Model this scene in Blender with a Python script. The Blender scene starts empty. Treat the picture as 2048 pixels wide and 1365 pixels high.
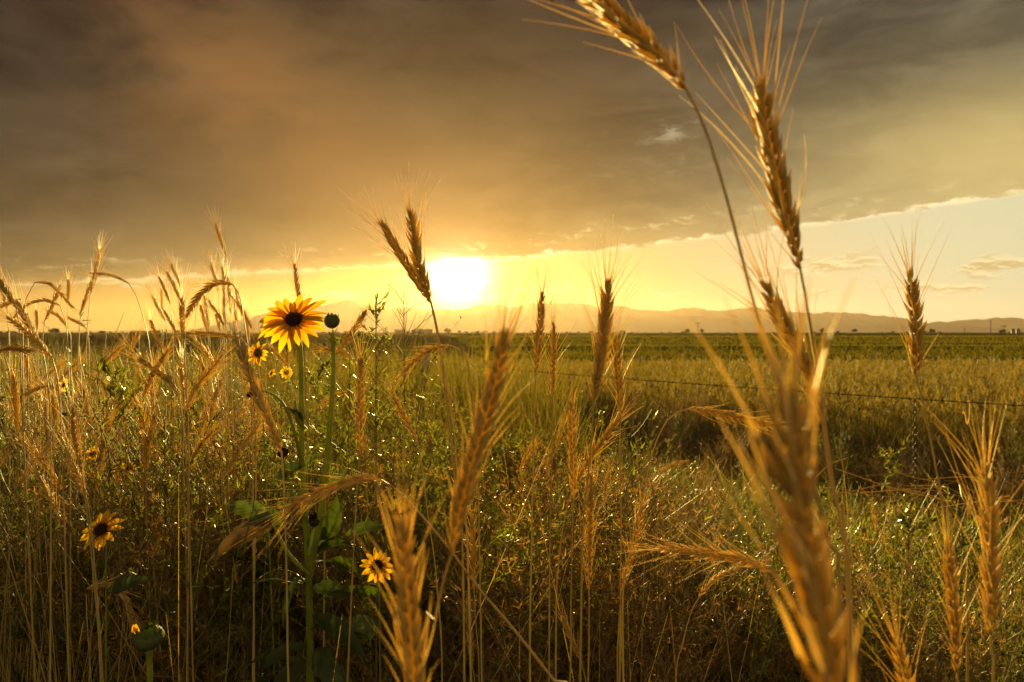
import bpy, math, random
import numpy as np
from mathutils import Vector
R = math.radians
C = bpy.context.scene.collection
scene = bpy.context.scene

# ------------------------------------------------------------------ camera
F = 1365.0            # focal length in photo pixels (24 mm on 36 mm)
CAMZ = 1.05
HOR = 665.0
cam = bpy.data.cameras.new('camera')
cam.lens = 24.0; cam.sensor_width = 36.0
cam.shift_y = -(682.5 - HOR) / 2048.0
cam.clip_start = 0.02; cam.clip_end = 20000
cam.dof.use_dof = True
cam.dof.focus_distance = 1.15
cam.dof.aperture_fstop = 8.4
cam.dof.aperture_blades = 0
camo = bpy.data.objects.new('camera', cam); C.objects.link(camo)
camo.location = (0, 0, CAMZ); camo.rotation_euler = (R(90), 0, 0)
scene.camera = camo

# ------------------------------------------------------------------ light
SUN_AZ = math.degrees(math.atan((915 - 1024) / F))
SUN_EL = 4.9
sdir = np.array([math.sin(R(SUN_AZ)) * math.cos(R(SUN_EL)), math.cos(R(SUN_AZ)) * math.cos(R(SUN_EL)), math.sin(R(SUN_EL))])
sun = bpy.data.lights.new('sun', 'SUN'); sun.energy = 5.0; sun.angle = R(0.6)
sun.color = (1.0, 0.755, 0.22)
suno = bpy.data.objects.new('sun', sun); C.objects.link(suno)
suno.rotation_euler = Vector(-sdir).to_track_quat('-Z', 'Y').to_euler()
suno.location = (-20, 240, 40)

scene.view_settings.view_transform = 'Standard'
scene.view_settings.look = 'None'
scene.view_settings.exposure = 1.68
scene.view_settings.gamma = 1.0
scene.cycles.use_denoising = True
scene.cycles.max_bounces = 8
scene.cycles.diffuse_bounces = 3
scene.cycles.glossy_bounces = 2
scene.cycles.transmission_bounces = 3
scene.cycles.volume_bounces = 0
scene.cycles.transparent_max_bounces = 4

# ------------------------------------------------------------------ node helper: arithmetic on sockets
class S:
    def __init__(s, nt, sock): s.nt, s.k = nt, sock
    def _m(s, op, *a):
        n = s.nt.nodes.new('ShaderNodeMath'); n.operation = op
        for i, v in enumerate((s,) + a):
            if isinstance(v, S): s.nt.links.new(v.k, n.inputs[i])
            else: n.inputs[i].default_value = v
        return S(s.nt, n.outputs[0])
    def __add__(s, o): return s._m('ADD', o)
    __radd__ = __add__
    def __sub__(s, o): return s._m('SUBTRACT', o)
    def __rsub__(s, o): return (s * -1.0) + o
    def __mul__(s, o): return s._m('MULTIPLY', o)
    __rmul__ = __mul__
    def __truediv__(s, o): return s._m('DIVIDE', o)
    def __neg__(s): return s * -1.0
    def exp(s): return s._m('EXPONENT')
    def clamp(s, a=0.0, b=1.0): return s._m('MAXIMUM', a)._m('MINIMUM', b)
    def pow(s, p): return s._m('POWER', p)
    def abs(s): return s._m('ABSOLUTE')
    def step(s, a, b):
        n = s.nt.nodes.new('ShaderNodeMapRange'); n.interpolation_type = 'SMOOTHSTEP'
        s.nt.links.new(s.k, n.inputs['Value'])
        for nm, v in (('From Min', a), ('From Max', b)):
            if isinstance(v, S): s.nt.links.new(v.k, n.inputs[nm])
            else: n.inputs[nm].default_value = v
        return S(s.nt, n.outputs['Result'])
def vec(nt, x, y, z=0.0):
    n = nt.nodes.new('ShaderNodeCombineXYZ')
    for i, v in enumerate((x, y, z)):
        if isinstance(v, S): nt.links.new(v.k, n.inputs[i])
        else: n.inputs[i].default_value = v
    return n.outputs[0]
def noise(nt, v, scale=1.0, detail=6.0, rough=0.55, dist=0.0):
    n = nt.nodes.new('ShaderNodeTexNoise'); n.inputs['Scale'].default_value = scale
    n.inputs['Detail'].default_value = detail; n.inputs['Roughness'].default_value = rough
    n.inputs['Distortion'].default_value = dist
    if v is not None: nt.links.new(v, n.inputs['Vector'])
    return S(nt, n.outputs[0])
def mixc(nt, fac, a, b, mode='MIX'):
    n = nt.nodes.new('ShaderNodeMix'); n.data_type = 'RGBA'; n.blend_type = mode
    if isinstance(fac, S): nt.links.new(fac.k, n.inputs[0])
    else: n.inputs[0].default_value = fac
    for i, v in ((6, a), (7, b)):
        if isinstance(v, (tuple, list)): n.inputs[i].default_value = (*v[:3], 1)
        else: nt.links.new(v, n.inputs[i])
    n.clamp_result = False; n.clamp_factor = False
    return n.outputs[2]
def scalec(nt, fac, col): return mixc(nt, fac, (0, 0, 0), col)

# ------------------------------------------------------------------ sky (world)
def build_world():
    w = bpy.data.worlds.new('World'); scene.world = w; w.use_nodes = True
    nt = w.node_tree; nt.nodes.clear()
    out = nt.nodes.new('ShaderNodeOutputWorld'); bg = nt.nodes.new('ShaderNodeBackground')
    nt.links.new(bg.outputs[0], out.inputs[0])
    sky = nt.nodes.new('ShaderNodeTexSky'); sky.sky_type = 'NISHITA'; sky.sun_disc = False
    sky.sun_elevation = R(SUN_EL); sky.sun_rotation = R(SUN_AZ)
    sky.air_density = 1.2; sky.dust_density = 2.5; sky.ozone_density = 1.0
    tc = nt.nodes.new('ShaderNodeTexCoord')
    sp = nt.nodes.new('ShaderNodeSeparateXYZ'); nt.links.new(tc.outputs['Generated'], sp.inputs[0])
    x, y, z = (S(nt, sp.outputs[i]) for i in range(3))
    az = x._m('ARCTAN2', y) * 57.2958
    el = z._m('ARCSINE') * 57.2958
    dot = nt.nodes.new('ShaderNodeVectorMath'); dot.operation = 'DOT_PRODUCT'
    nt.links.new(tc.outputs['Generated'], dot.inputs[0]); dot.inputs[1].default_value = tuple(sdir)
    th = S(nt, dot.outputs['Value'])._m('MINIMUM', 0.9999999)._m('ARCCOSINE') * 57.2958
    azc = az.clamp(-55, 55)
    left = azc.step(6.0, -20.0)
    right = azc.step(0.0, 32.0)
    # noises in angle space
    nb = noise(nt, vec(nt, az * 0.045, el * 0.11, 3.1), 1.0, 5, 0.55, 0.6)      # broad masses
    nm = noise(nt, vec(nt, az * 0.13, el * 0.42, 7.7), 1.0, 7, 0.58, 0.8)       # streaks
    nf = noise(nt, vec(nt, az * 0.55, el * 1.5, 1.3), 1.0, 7, 0.62, 0.5)        # fine edge
    edge = azc * 0.083 + 6.15 + (nf - 0.5) * 1.3 + (nm - 0.5) * 1.0
    t = el - edge
    soft = left * 2.4 + 0.28
    deck = (t / soft + left * 0.42).step(-0.15, 1.0)
    # clear sky
    clear = scalec(nt, 0.075, sky.outputs[0])
    clear = mixc(nt, 0.80, clear, mixc(nt, azc.step(-5.0, 36.0), (0.56, 0.31, 0.07), (0.86, 0.79, 0.47)))
    # deck colour
    tp = t._m('MAXIMUM', 0.0)
    dark = mixc(nt, nb.step(0.34, 0.66), (0.010, 0.012, 0.017), (0.050, 0.040, 0.033))
    dark = mixc(nt, right * (1.0 - el.step(8, 40) * 0.5), dark, mixc(nt, nm.step(0.35, 0.7), (0.022, 0.026, 0.028), (0.088, 0.084, 0.068)))
    low = (-(tp / (2.9 + right * 2.2 + (nb - 0.5) * 6.0))).exp()
    dcol = mixc(nt, low * (0.36 + nm * 0.5 + right * 0.14), dark, mixc(nt, left, mixc(nt, right, (0.60, 0.41, 0.13), (0.74, 0.58, 0.27)), (0.36, 0.25, 0.095)))
    dcol = mixc(nt, (nm - 0.52) * 0.5, dcol, (0.19, 0.155, 0.09))
    # rust coloured dust veil up to the left of the sun
    rust = (-(((azc + 21.0) / 11.0).pow(2.0) + ((el - 18.0 - (azc + 21.0) * -0.45) / 6.5).pow(2.0))).exp()
    dcol = mixc(nt, rust * nb.step(0.25, 0.50) * 0.85, dcol, (0.23, 0.105, 0.038))
    rain = (-(((azc - 35.0) / 12.0).pow(2.0) + ((el - 12.3) / 4.2).pow(2.0))).exp()
    dcol = mixc(nt, rain * 0.75, dcol, (0.72, 0.54, 0.20))
    dcol = scalec(nt, (0.62 + noise(nt, vec(nt, az * 0.075, el * 0.17, 5.5), 1.0, 8, 0.62, 0.35) * 0.76), dcol)
    # pale wisp
    wisp = (-(((azc - 13.4) / 1.9).pow(2.0) + ((el - 15.9 - (azc - 13.4) * 0.25) / 0.6).pow(2.0))).exp()
    wisp2 = (-(((azc - 15.5) / 9.0).pow(2.0) + ((el - 13.0) / 3.0).pow(2.0))).exp()
    dcol = mixc(nt, (wisp * nf.step(0.42, 0.62)) * 0.8, dcol, (0.42, 0.38, 0.25))
    dcol = mixc(nt, wisp2 * nf.step(0.50, 0.72) * 0.35, dcol, (0.30, 0.26, 0.14))
    dcol = mixc(nt, wisp2 * nm.step(0.55, 0.40) * 0.45, dcol, (0.13, 0.12, 0.08))
    dcol = mixc(nt, y.step(0.1, -0.5), dcol, (0.60, 0.45, 0.27))  # unseen deck behind the camera made brighter and warm, added as fill light
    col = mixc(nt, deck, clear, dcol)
    # bright rim along the cloud edge
    rim = (-((t - 0.12) / 0.16).pow(2.0)).exp() * (1.0 - left * 0.45) * nf.step(0.35, 0.6)
    col = mixc(nt, rim * 0.75, col, (1.25, 1.0, 0.55))
    rim2 = (-((t - 1.3 - (nm - 0.5) * 3.0) / 0.30).pow(2.0)).exp() * nf.step(0.48, 0.66) * (1.0 - left * 0.4)
    col = mixc(nt, rim2 * 0.6, col, (0.90, 0.70, 0.34))
    # small cumulus in the clear band
    puffs = None
    for (pa, pe, sa, se) in ((23.5, 5.0, 6.5, 1.0), (35.0, 4.6, 4.0, .9), (27, 3.2, 5, .5), (33.5, 3.0, 2.5, .5), (4.0, 3.6, 4.5, .6), (-3, 2.9, 3.5, .3),
                             (-9.0, 4.3, 4, .6), (-13.5, 3.1, 3.5, .35), (-29.0, 3.7, 3.5, .5), (12.5, 3.1, 2.0, .5)):
        g = (-(((azc - pa) / sa).pow(2.0) + ((el - pe - (azc - pa) * 0.05) / se).pow(2.0))).exp()
        puffs = g if puffs is None else puffs + g
    cn = noise(nt, vec(nt, az * 0.42, el * 1.5, 9.3), 1.0, 8, 0.6, 0.3)
    cn2 = noise(nt, vec(nt, az * 0.42 + 0.03, (el + 0.16) * 1.5, 9.3), 1.0, 8, 0.6, 0.3)
    cm = (cn + puffs * 0.20 - 0.10).step(0.50, 0.60) * puffs.clamp(0, 1) * (1.0 - deck)
    lit = (cn - cn2).step(-0.03, 0.05)
    ccol = mixc(nt, lit, (0.62, 0.42, 0.15), (0.95, 0.80, 0.42))
    col = mixc(nt, cm * 0.75, col, ccol)
    # aureole of the veiled sun
    g1 = (-(th / 1.25).pow(1.25)).exp(); g2 = (-(th / 3.2)).exp(); g3 = (-(th / 6.5)).exp()
    block = 1.0 - deck * (t.step(-0.25, 0.75)) * 0.90
    add = mixc(nt, 1.0, scalec(nt, g1 * block * 9.0, (1, 0.93, 0.66)), scalec(nt, g2 * block * 0.42, (1.0, 0.66, 0.20)), 'ADD')
    add = mixc(nt, 1.0, add, scalec(nt, g3 * (1.0 - deck * 0.15) * 0.62 * (0.5 + nb * 1.0), (0.80, 0.34, 0.04)), 'ADD')
    col = mixc(nt, 1.0, col, add, 'ADD')
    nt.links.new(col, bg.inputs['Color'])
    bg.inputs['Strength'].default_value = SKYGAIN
    w.cycles.sampling_method = 'MANUAL'; w.cycles.sample_map_resolution = 1024
SKYGAIN = 0.31
build_world()

# ------------------------------------------------------------------ materials
def material(name, c1, c2, rough=0.6, trans=0.0, tcol=None, spec=0.3, scale=30.0, bump=0.0, c3=None, coord='Object', bscale=None, stretch=None, sheen=0.0):
    m = bpy.data.materials.new(name); m.use_nodes = True
    nt = m.node_tree; nt.nodes.clear()
    out = nt.nodes.new('ShaderNodeOutputMaterial')
    p = nt.nodes.new('ShaderNodeBsdfPrincipled')
    tc = nt.nodes.new('ShaderNodeTexCoord'); v = tc.outputs[coord]
    if stretch:
        mp = nt.nodes.new('ShaderNodeMapping'); mp.inputs['Scale'].default_value = stretch
        nt.links.new(v, mp.inputs[0]); v = mp.outputs[0]
    at = nt.nodes.new('ShaderNodeAttribute'); at.attribute_name = 'tint'
    oi = nt.nodes.new('ShaderNodeObjectInfo')
    n1 = noise(nt, v, scale, 4, 0.6)
    f = (S(nt, at.outputs['Fac']) * 0.75 + n1 * 0.6 + S(nt, oi.outputs['Random']) * 0.3 - 0.3).clamp()
    col = mixc(nt, f, c1, c2)
    if c3: col = mixc(nt, noise(nt, v, scale * 0.21, 3, 0.5).step(0.52, 0.68), col, c3)
    nt.links.new(col, p.inputs['Base Color'])
    p.inputs['Roughness'].default_value = rough
    p.inputs['Specular IOR Level'].default_value = spec
    if bump:
        b = nt.nodes.new('ShaderNodeBump'); b.inputs['Strength'].default_value = bump
        b.inputs['Distance'].default_value = 0.01
        nn = noise(nt, v, bscale or scale * 2, 5, 0.6); nt.links.new(nn.k, b.inputs['Height'])
        nt.links.new(b.outputs[0], p.inputs['Normal'])
    if trans > 0:
        tr = nt.nodes.new('ShaderNodeBsdfTranslucent')
        nt.links.new(mixc(nt, 1.0, col, tcol or (1, 0.9, 0.6), 'MULTIPLY'), tr.inputs[0])
        mx = nt.nodes.new('ShaderNodeMixShader'); mx.inputs[0].default_value = trans
        nt.links.new(p.outputs[0], mx.inputs[1]); nt.links.new(tr.outputs[0], mx.inputs[2])
        nt.links.new(mx.outputs[0], out.inputs[0])
    else:
        nt.links.new(p.outputs[0], out.inputs[0])
    return m
M = {}
M['ear'] = material('rye_ear_straw', (0.38, 0.265, 0.060), (0.70, 0.53, 0.15), 0.5, 0.48, (1.35, 1.18, 0.55), 0.35, 220, 0.25, stretch=(1, 1, 1))
M['awn'] = material('rye_awn_straw', (0.62, 0.46, 0.16), (0.88, 0.70, 0.30), 0.45, 0.5, (1.2, 1.1, 0.6), 0.35, 60)
M['straw'] = material('rye_stem_straw', (0.30, 0.20, 0.055), (0.58, 0.42, 0.14), 0.5, 0.28, (1.1, 0.95, 0.6), 0.3, 25, c3=(0.42, 0.36, 0.10))
M['drygrass'] = material('dry_grass', (0.28, 0.19, 0.05), (0.56, 0.42, 0.14), 0.45, 0.42, (1.2, 1.05, 0.7), 0.4, 3)
M['greengrass'] = material('green_grass', (0.050, 0.065, 0.012), (0.20, 0.20, 0.035), 0.45, 0.48, (1.5, 1.35, 0.6), 0.4, 2)
M['meadow'] = material('meadow_grass', (0.055, 0.052, 0.012), (0.20, 0.165, 0.036), 0.55, 0.45, (1.4, 1.25, 0.5), 0.2, 1.2)
M['pasture'] = material('pasture_grass', (0.075, 0.072, 0.018), (0.24, 0.17, 0.058), 0.7, 0.45, (1.3, 1.15, 0.6), 0.12, 0.6)
M['crop'] = material('green_crop', (0.055, 0.056, 0.010), (0.135, 0.108, 0.020), 0.8, 0.4, (1.4, 1.3, 0.6), 0.05, 0.25)
M['weed'] = material('weed_leaf', (0.040, 0.052, 0.010), (0.19, 0.19, 0.034), 0.42, 0.45, (1.5, 1.4, 0.5), 0.4, 8)
M['weeddry'] = material('dried_weed', (0.17, 0.090, 0.020), (0.42, 0.25, 0.06), 0.45, 0.4, (1.3, 1.1, 0.6), 0.5, 8)
M['twig'] = material('weed_twig', (0.10, 0.07, 0.03), (0.26, 0.18, 0.07), 0.6, 0.1, None, 0.2, 20)
M['petal'] = material('sunflower_petal', (0.46, 0.19, 0.006), (0.68, 0.43, 0.016), 0.65, 0.6, (1.15, 1.0, 0.5), 0.3, 60, 0.2, stretch=(1, 1, 1))
M['disc'] = material('sunflower_disc', (0.018, 0.009, 0.004), (0.06, 0.028, 0.010), 0.75, 0, None, 0.2, 260, 0.6)
M['floret'] = material('sunflower_floret', (0.05, 0.022, 0.006), (0.16, 0.075, 0.014), 0.7, 0.2, None, 0.2, 200)
M['sfstem'] = material('sunflower_stem', (0.13, 0.155, 0.018), (0.26, 0.28, 0.035), 0.6, 0.38, (1.5, 1.4, 0.4), 0.25, 50, 0.2)
M['sfleaf'] = material('sunflower_leaf', (0.022, 0.034, 0.008), (0.060, 0.085, 0.018), 0.5, 0.35, (1.6, 1.5, 0.5), 0.35, 18, 0.25, bscale=90)
M['rustleaf'] = material('rusty_leaf', (0.030, 0.042, 0.008), (0.075, 0.044, 0.012), 0.5, 0.3, (1.4, 1.1, 0.5), 0.35, 16, 0.2)
M['bud'] = material('sunflower_bud', (0.035, 0.05, 0.012), (0.09, 0.11, 0.025), 0.55, 0.15, (1.4, 1.4, 0.5), 0.3, 60, 0.3)
M['soil'] = material('soil', (0.045, 0.030, 0.016), (0.13, 0.088, 0.048), 0.95, 0, None, 0.0, 6, 0.8, c3=(0.09, 0.07, 0.03), bscale=40)
M['cropbase'] = material('crop_canopy', (0.052, 0.050, 0.009), (0.12, 0.094, 0.018), 0.9, 0.25, (1.4, 1.3, 0.6), 0.0, 0.12, 0.9, c3=(0.19, 0.14, 0.045), bscale=2.0, stretch=(0.12, 1.0, 1))
M['stubble'] = material('stubble_field', (0.12, 0.095, 0.035), (0.27, 0.18, 0.075), 0.9, 0.25, (1.3, 1.1, 0.6), 0.0, 0.12, 0.9, c3=(0.10, 0.10, 0.03), bscale=2.0, stretch=(0.12, 1.0, 1))
M['wood'] = material('weathered_wood', (0.06, 0.042, 0.028), (0.14, 0.10, 0.065), 0.85, 0, None, 0.2, 9, 0.8, stretch=(1, 1, .12), bscale=60)
M['greywood'] = material('grey_wood', (0.20, 0.18, 0.15), (0.34, 0.30, 0.25), 0.85, 0, None, 0.2, 9, 0.8, stretch=(1, 1, .12), bscale=60)
M['wire'] = material('rusty_wire', (0.05, 0.035, 0.025), (0.12, 0.08, 0.05), 0.45, 0, None, 0.5, 60)
M['wire'].node_tree.nodes['Principled BSDF'].inputs['Metallic'].default_value = 0.7
M['farleaf'] = material('far_foliage', (0.020, 0.028, 0.010), (0.055, 0.065, 0.020), 0.8, 0.2, None, 0.1, 0.3)
M['bark'] = material('bark', (0.035, 0.025, 0.018), (0.08, 0.06, 0.04), 0.9, 0, None, 0.1, 4)
M['hill'] = material('mountain_slope', (0.44, 0.37, 0.25), (0.60, 0.51, 0.34), 0.95, 0, None, 0.0, 0.004)
M['house'] = material('house_wall', (0.10, 0.085, 0.07), (0.15, 0.13, 0.10), 0.9, 0, None, 0.1, 1)
M['roof'] = material('roof_shingle', (0.06, 0.05, 0.045), (0.10, 0.085, 0.07), 0.9, 0, None, 0.1, 2)
M['silo'] = material('silo_metal', (0.10, 0.09, 0.08), (0.16, 0.14, 0.12), 0.6, 0, None, 0.3, 1)

# ------------------------------------------------------------------ mesh helpers
class MB:
    def __init__(s): s.v = []; s.f = []; s.t = []; s.n = 0
    def add(s, V, Fc, tint=0.5):
        V = np.asarray(V, float).reshape(-1, 3); Fc = np.asarray(Fc, int)
        s.v.append(V); s.f.append(Fc + s.n); s.n += len(V)
        s.t.append(np.full(len(V), tint) if np.isscalar(tint) else np.asarray(tint, float).ravel())
        return s
    def build(s, name, mat, parent=None, origin=None, smooth=True):
        me = bpy.data.meshes.new(name)
        V = np.concatenate(s.v); T = np.concatenate(s.t)
        if origin is not None: V = V - np.asarray(origin)
        me.vertices.add(len(V)); me.vertices.foreach_set('co', V.astype(np.float32).ravel())
        loops = np.concatenate([f.ravel() for f in s.f])
        sizes = np.concatenate([np.full(f.shape[0], f.shape[1]) for f in s.f])
        starts = np.concatenate(([0], np.cumsum(sizes)[:-1]))
        me.loops.add(len(loops)); me.loops.foreach_set('vertex_index', loops.astype(np.int32))
        me.polygons.add(len(sizes)); me.polygons.foreach_set('loop_start', starts.astype(np.int32))
        me.polygons.foreach_set('loop_total', sizes.astype(np.int32))
        me.polygons.foreach_set('use_smooth', np.full(len(sizes), smooth))
        a = me.attributes.new('tint', 'FLOAT', 'POINT'); a.data.foreach_set('value', T.astype(np.float32))
        me.update(calc_edges=True)
        me.materials.append(M[mat])
        o = bpy.data.objects.new(name, me); C.objects.link(o)
        if parent is not None: o.parent = parent
        return o
def nrm(a): return a / np.maximum(np.linalg.norm(a, axis=-1, keepdims=True), 1e-9)
def tag(o, label=None, cat=None, group=None, kind=None):
    for k, v in (('label', label), ('category', cat), ('group', group), ('kind', kind)):
        if v: o[k] = v
    return o
def thing(name, loc, label, cat, group=None):
    o = bpy.data.objects.new(name, None); C.objects.link(o); o.location = loc
    o.empty_display_size = 0.05
    return tag(o, label, cat, group)
def copy_tree(o, parent=None):
    c = o.copy(); C.objects.link(c); c.parent = parent
    for ch in list(o.children): copy_tree(ch, c)
    return c
def catmull(pts, n):
    p = np.asarray(pts, float)
    if len(p) == 2: p = np.array([p[0], (p[0] + p[1]) / 2, p[1]])
    q = np.vstack([2 * p[0] - p[1], p, 2 * p[-1] - p[-2]])
    out = []
    for i in range(1, len(q) - 2):
        t = np.linspace(0, 1, 16, endpoint=False)[:, None]
        a, b, c, d = q[i - 1], q[i], q[i + 1], q[i + 2]
        out.append(0.5 * (2 * b + (c - a) * t + (2 * a - 5 * b + 4 * c - d) * t ** 2 + (3 * b - a - 3 * c + d) * t ** 3))
    out = np.vstack(out + [q[-2][None]])
    s = np.concatenate(([0], np.cumsum(np.linalg.norm(np.diff(out, axis=0), axis=1))))
    u = np.linspace(0, s[-1], n)
    return np.stack([np.interp(u, s, out[:, k]) for k in range(3)], 1)
def tube(path, rad, sides=6, cap=True):
    p = np.asarray(path, float); n = len(p)
    rad = np.broadcast_to(np.asarray(rad, float), (n,))
    T = nrm(np.gradient(p, axis=0))
    ref = np.array([0, 1, 0.0]) if abs(T[:, 1]).max() < 0.9 else np.array([1, 0, 0.0])
    if abs(T @ ref).max() > 0.95: ref = np.array([0.3, 0.2, 0.93])
    U = nrm(np.cross(T, ref)); W = np.cross(T, U)
    a = np.arange(sides) * 2 * math.pi / sides
    V = p[:, None] + rad[:, None, None] * (U[:, None] * np.cos(a)[None, :, None] + W[:, None] * np.sin(a)[None, :, None])
    i = np.arange(n - 1)[:, None] * sides; j = np.arange(sides)[None]; k = (j + 1) % sides
    Fq = np.stack([i + j, i + k, i + sides + k, i + sides + j], -1).reshape(-1, 4)
    return V.reshape(-1, 3), Fq
def strands(B, D, L, r, bend=None, segs=3, sides=3, taper=0.15, flat=None):
    """many tapered curved strands at once; sides=2 makes ribbons"""
    B = np.asarray(B, float); n = len(B); D = nrm(np.asarray(D, float))
    L = np.broadcast_to(L, (n,)); r = np.broadcast_to(r, (n,))
    if bend is None: bend = np.zeros((n, 3))
    t = np.linspace(0, 1, segs + 1)
    Pn = B[:, None] + D[:, None] * (L[:, None] * t)[..., None] + bend[:, None] * (L[:, None] * t ** 2)[..., None]
    ref = flat if flat is not None else nrm(np.random.RandomState(n).normal(size=(n, 3)))
    U = nrm(np.cross(D, ref)); W = np.cross(D, U)
    rr = r[:, None] * (1 - (1 - taper) * t[None])
    if sides == 2:
        rr = r[:, None] * np.clip(1 - t[None] ** 2.2 * (1 - taper), 0.02, 1)
        V = np.stack([Pn - U[:, None] * rr[..., None], Pn + U[:, None] * rr[..., None]], 2)
    else:
        a = np.arange(sides) * 2 * math.pi / sides
        V = Pn[:, :, None] + rr[..., None, None] * (U[:, None, None] * np.cos(a)[None, None, :, None] + W[:, None, None] * np.sin(a)[None, None, :, None])
    m = (segs + 1) * sides
    base = np.arange(n)[:, None, None] * m; i = np.arange(segs)[None, :, None] * sides
    if sides == 2:
        Fq = np.stack([base + i, base + i + 1, base + i + 3, base + i + 2], -1).reshape(-1, 4)
    else:
        j = np.arange(sides)[None, None]; k = (j + 1) % sides
        Fq = np.stack([base + i + j, base + i + k, base + i + sides + k, base + i + sides + j], -1).reshape(-1, 4)
    return V.reshape(-1, 3), Fq, m
def stamp(TV, TF, Pos, A, U, W):
    """place a template (x,y = section, z = length) at Pos with axes U,W,A (already scaled)"""
    V = Pos[:, None] + TV[None, :, 0, None] * U[:, None] + TV[None, :, 1, None] * W[:, None] + TV[None, :, 2, None] * A[:, None]
    Fc = TF[None] + (np.arange(len(Pos)) * len(TV))[:, None, None]
    return V.reshape(-1, 3), Fc.reshape(-1, TF.shape[1])
def almond(sides, prof):
    """prof: list of (z, r)"""
    V = []; 
    for z, r in prof:
        for k in range(sides):
            a = 2 * math.pi * k / sides; V.append((math.cos(a) * r, math.sin(a) * r, z))
    n = len(prof); Fq = []
    for i in range(n - 1):
        for k in range(sides):
            k2 = (k + 1) % sides; Fq.append((i * sides + k, i * sides + k2, (i + 1) * sides + k2, (i + 1) * sides + k))
    return np.array(V), np.array(Fq)
PROF = [(0, 0.15), (0.12, 0.72), (0.32, 1.0), (0.55, 0.86), (0.78, 0.45), (1.0, 0.04)]
FLORET_HI = almond(8, PROF); FLORET_LO = almond(5, [(0, 0.2), (0.25, 0.95), (0.6, 0.8), (1.0, 0.04)])

def P(x, y, d): return np.array([(x - 1024) / F * d, d, CAMZ - (y - HOR) / F * d])

# terrain
FA = np.array([2.65, 3.54]); FD = nrm(np.array([-0.647, 0.762])); FN = np.array([0.762, 0.647])   # fence line, normal away from camera
def gz(x, y):
    x = np.asarray(x, float); y = np.asarray(y, float)
    t = (x - FA[0]) * FN[0] + (y - FA[1]) * FN[1]
    w = 1 / (1 + np.exp(-(x - 0.9) * 2.2))
    ditch = -0.24 * np.exp(-((t - 0.75) / 0.8) ** 2) * w
    far = np.clip(1 - np.hypot(x, y) / 40, 0, 1)
    return (ditch + 0.025 * np.sin(x * 3.1 + 1.2 * np.sin(y * 1.7)) * np.sin(y * 2.3 + x) * far)

# ------------------------------------------------------------------ rye
def ear_geometry(path, w, awn, spread, hi, rng, roll=0.0, awnr=0.00030, tilt=0.0):
    L = np.linalg.norm(np.diff(path, axis=0), axis=1).sum()
    n = max(14, int(L / 0.0038)); m = len(path)
    s = np.linspace(0.0, 0.955, n)
    pos = np.stack([np.interp(s, np.linspace(0, 1, m), path[:, k]) for k in range(3)], 1)
    T = nrm(np.gradient(path, axis=0)); Ts = nrm(np.stack([np.interp(s, np.linspace(0, 1, m), T[:, k]) for k in range(3)], 1))
    view = np.array([0, 1, 0.0]); U = nrm(np.cross(Ts, view)); W = np.cross(Ts, U)
    c, sn = math.cos(roll), math.sin(roll); U, W = U * c + W * sn, W * c - U * sn
    side = np.where(np.arange(n) % 2 == 0, 1.0, -1.0)[:, None]
    env = (np.interp(s, [0, 0.12, 0.35, 0.8, 1.0], [0.55, 0.85, 1.0, 0.95, 0.72]) * (1 + rng.normal(0, 0.05, n)))[:, None]
    ear, aw = MB(), MB()
    ear.add(*tube(path, 0.0012), 0.4)
    TV, TF = FLORET_HI if hi else FLORET_LO
    k = w / 0.0150
    for f in (-1.0, 1.0, 0.0):
        if f == 0.0 and not hi: continue
        jit = rng.normal(0, 0.06, (n, 3))
        A = nrm(Ts + side * U * (0.27 if f else 0.38) + f * W * 0.20 + jit)
        fl = (0.0185 if f else 0.0125) * k * env * (1 + rng.normal(0, 0.13, (n, 1))) * np.where(rng.uniform(size=(n, 1)) < .035, .35, 1)
        p0 = pos + side * U * 0.0012 * k * env + f * W * 0.0016 * k * env
        X = nrm(np.cross(A, W)); Y = np.cross(A, X)
        V, Fc = stamp(TV, TF, p0, A * fl, X * 0.0017 * k * env, Y * 0.0021 * k * env)
        ear.add(V, Fc, np.repeat(rng.uniform(0.2, 0.9, n), len(TV)))
        if f == 0.0: continue
        keep = rng.uniform(size=n) < ((0.85 if f < 0 else 0.6) * (.72 if hi else 1))
        al = awn * np.interp(s, [0, 0.3, 0.75, 1], [0.45, 0.9, 1.0, 0.8]) * rng.uniform(0.65, 1.15, n)
        Da = nrm(Ts + side * U * spread * rng.uniform(0.35, 1.3, (n, 1)) + f * W * spread * rng.uniform(0.1, 1.0, (n, 1)) + rng.normal(0, 0.05, (n, 3)))
        bend = (side * U * rng.normal(0.02, 0.10, (n, 1)) + W * rng.normal(0, 0.06, (n, 1)) + np.array([0, 0, -0.03]))
        V, Fc, mm = strands((p0 + A * fl * 0.93)[keep], Da[keep], al[keep], awnr * min(1.3, w / 0.0115), bend[keep], 5 if hi else 3, 3)
        aw.add(V, Fc, np.repeat(rng.uniform(0.2, 1, keep.sum()), mm))
    for q in range(7):      # splayed terminal florets
        a = q * 2.4; r_ = .12 + .26 * rng.rand()
        A = nrm(Ts[-1] + (U[-1] * math.cos(a) + W[-1] * .6 * math.sin(a)) * r_); X = nrm(np.cross(A, [0.1, 1, 0.2])); Y = np.cross(A, X); fl = .0150 * k * rng.uniform(.8, 1.15)
        V, Fc = stamp(TV, TF, (path[-1] - Ts[-1] * .003 * rng.rand())[None], (A * fl)[None], (X * .0013 * k)[None], (Y * .0015 * k)[None]); ear.add(V, Fc, rng.uniform(.3, 1))
        V, Fc, mm = strands([path[-1] + A * fl * .9], [A], awn * rng.uniform(.5, .95), awnr, rng.normal(0, .06, (1, 3)), 4, 3); aw.add(V, Fc, .6)
    return ear, aw

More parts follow.
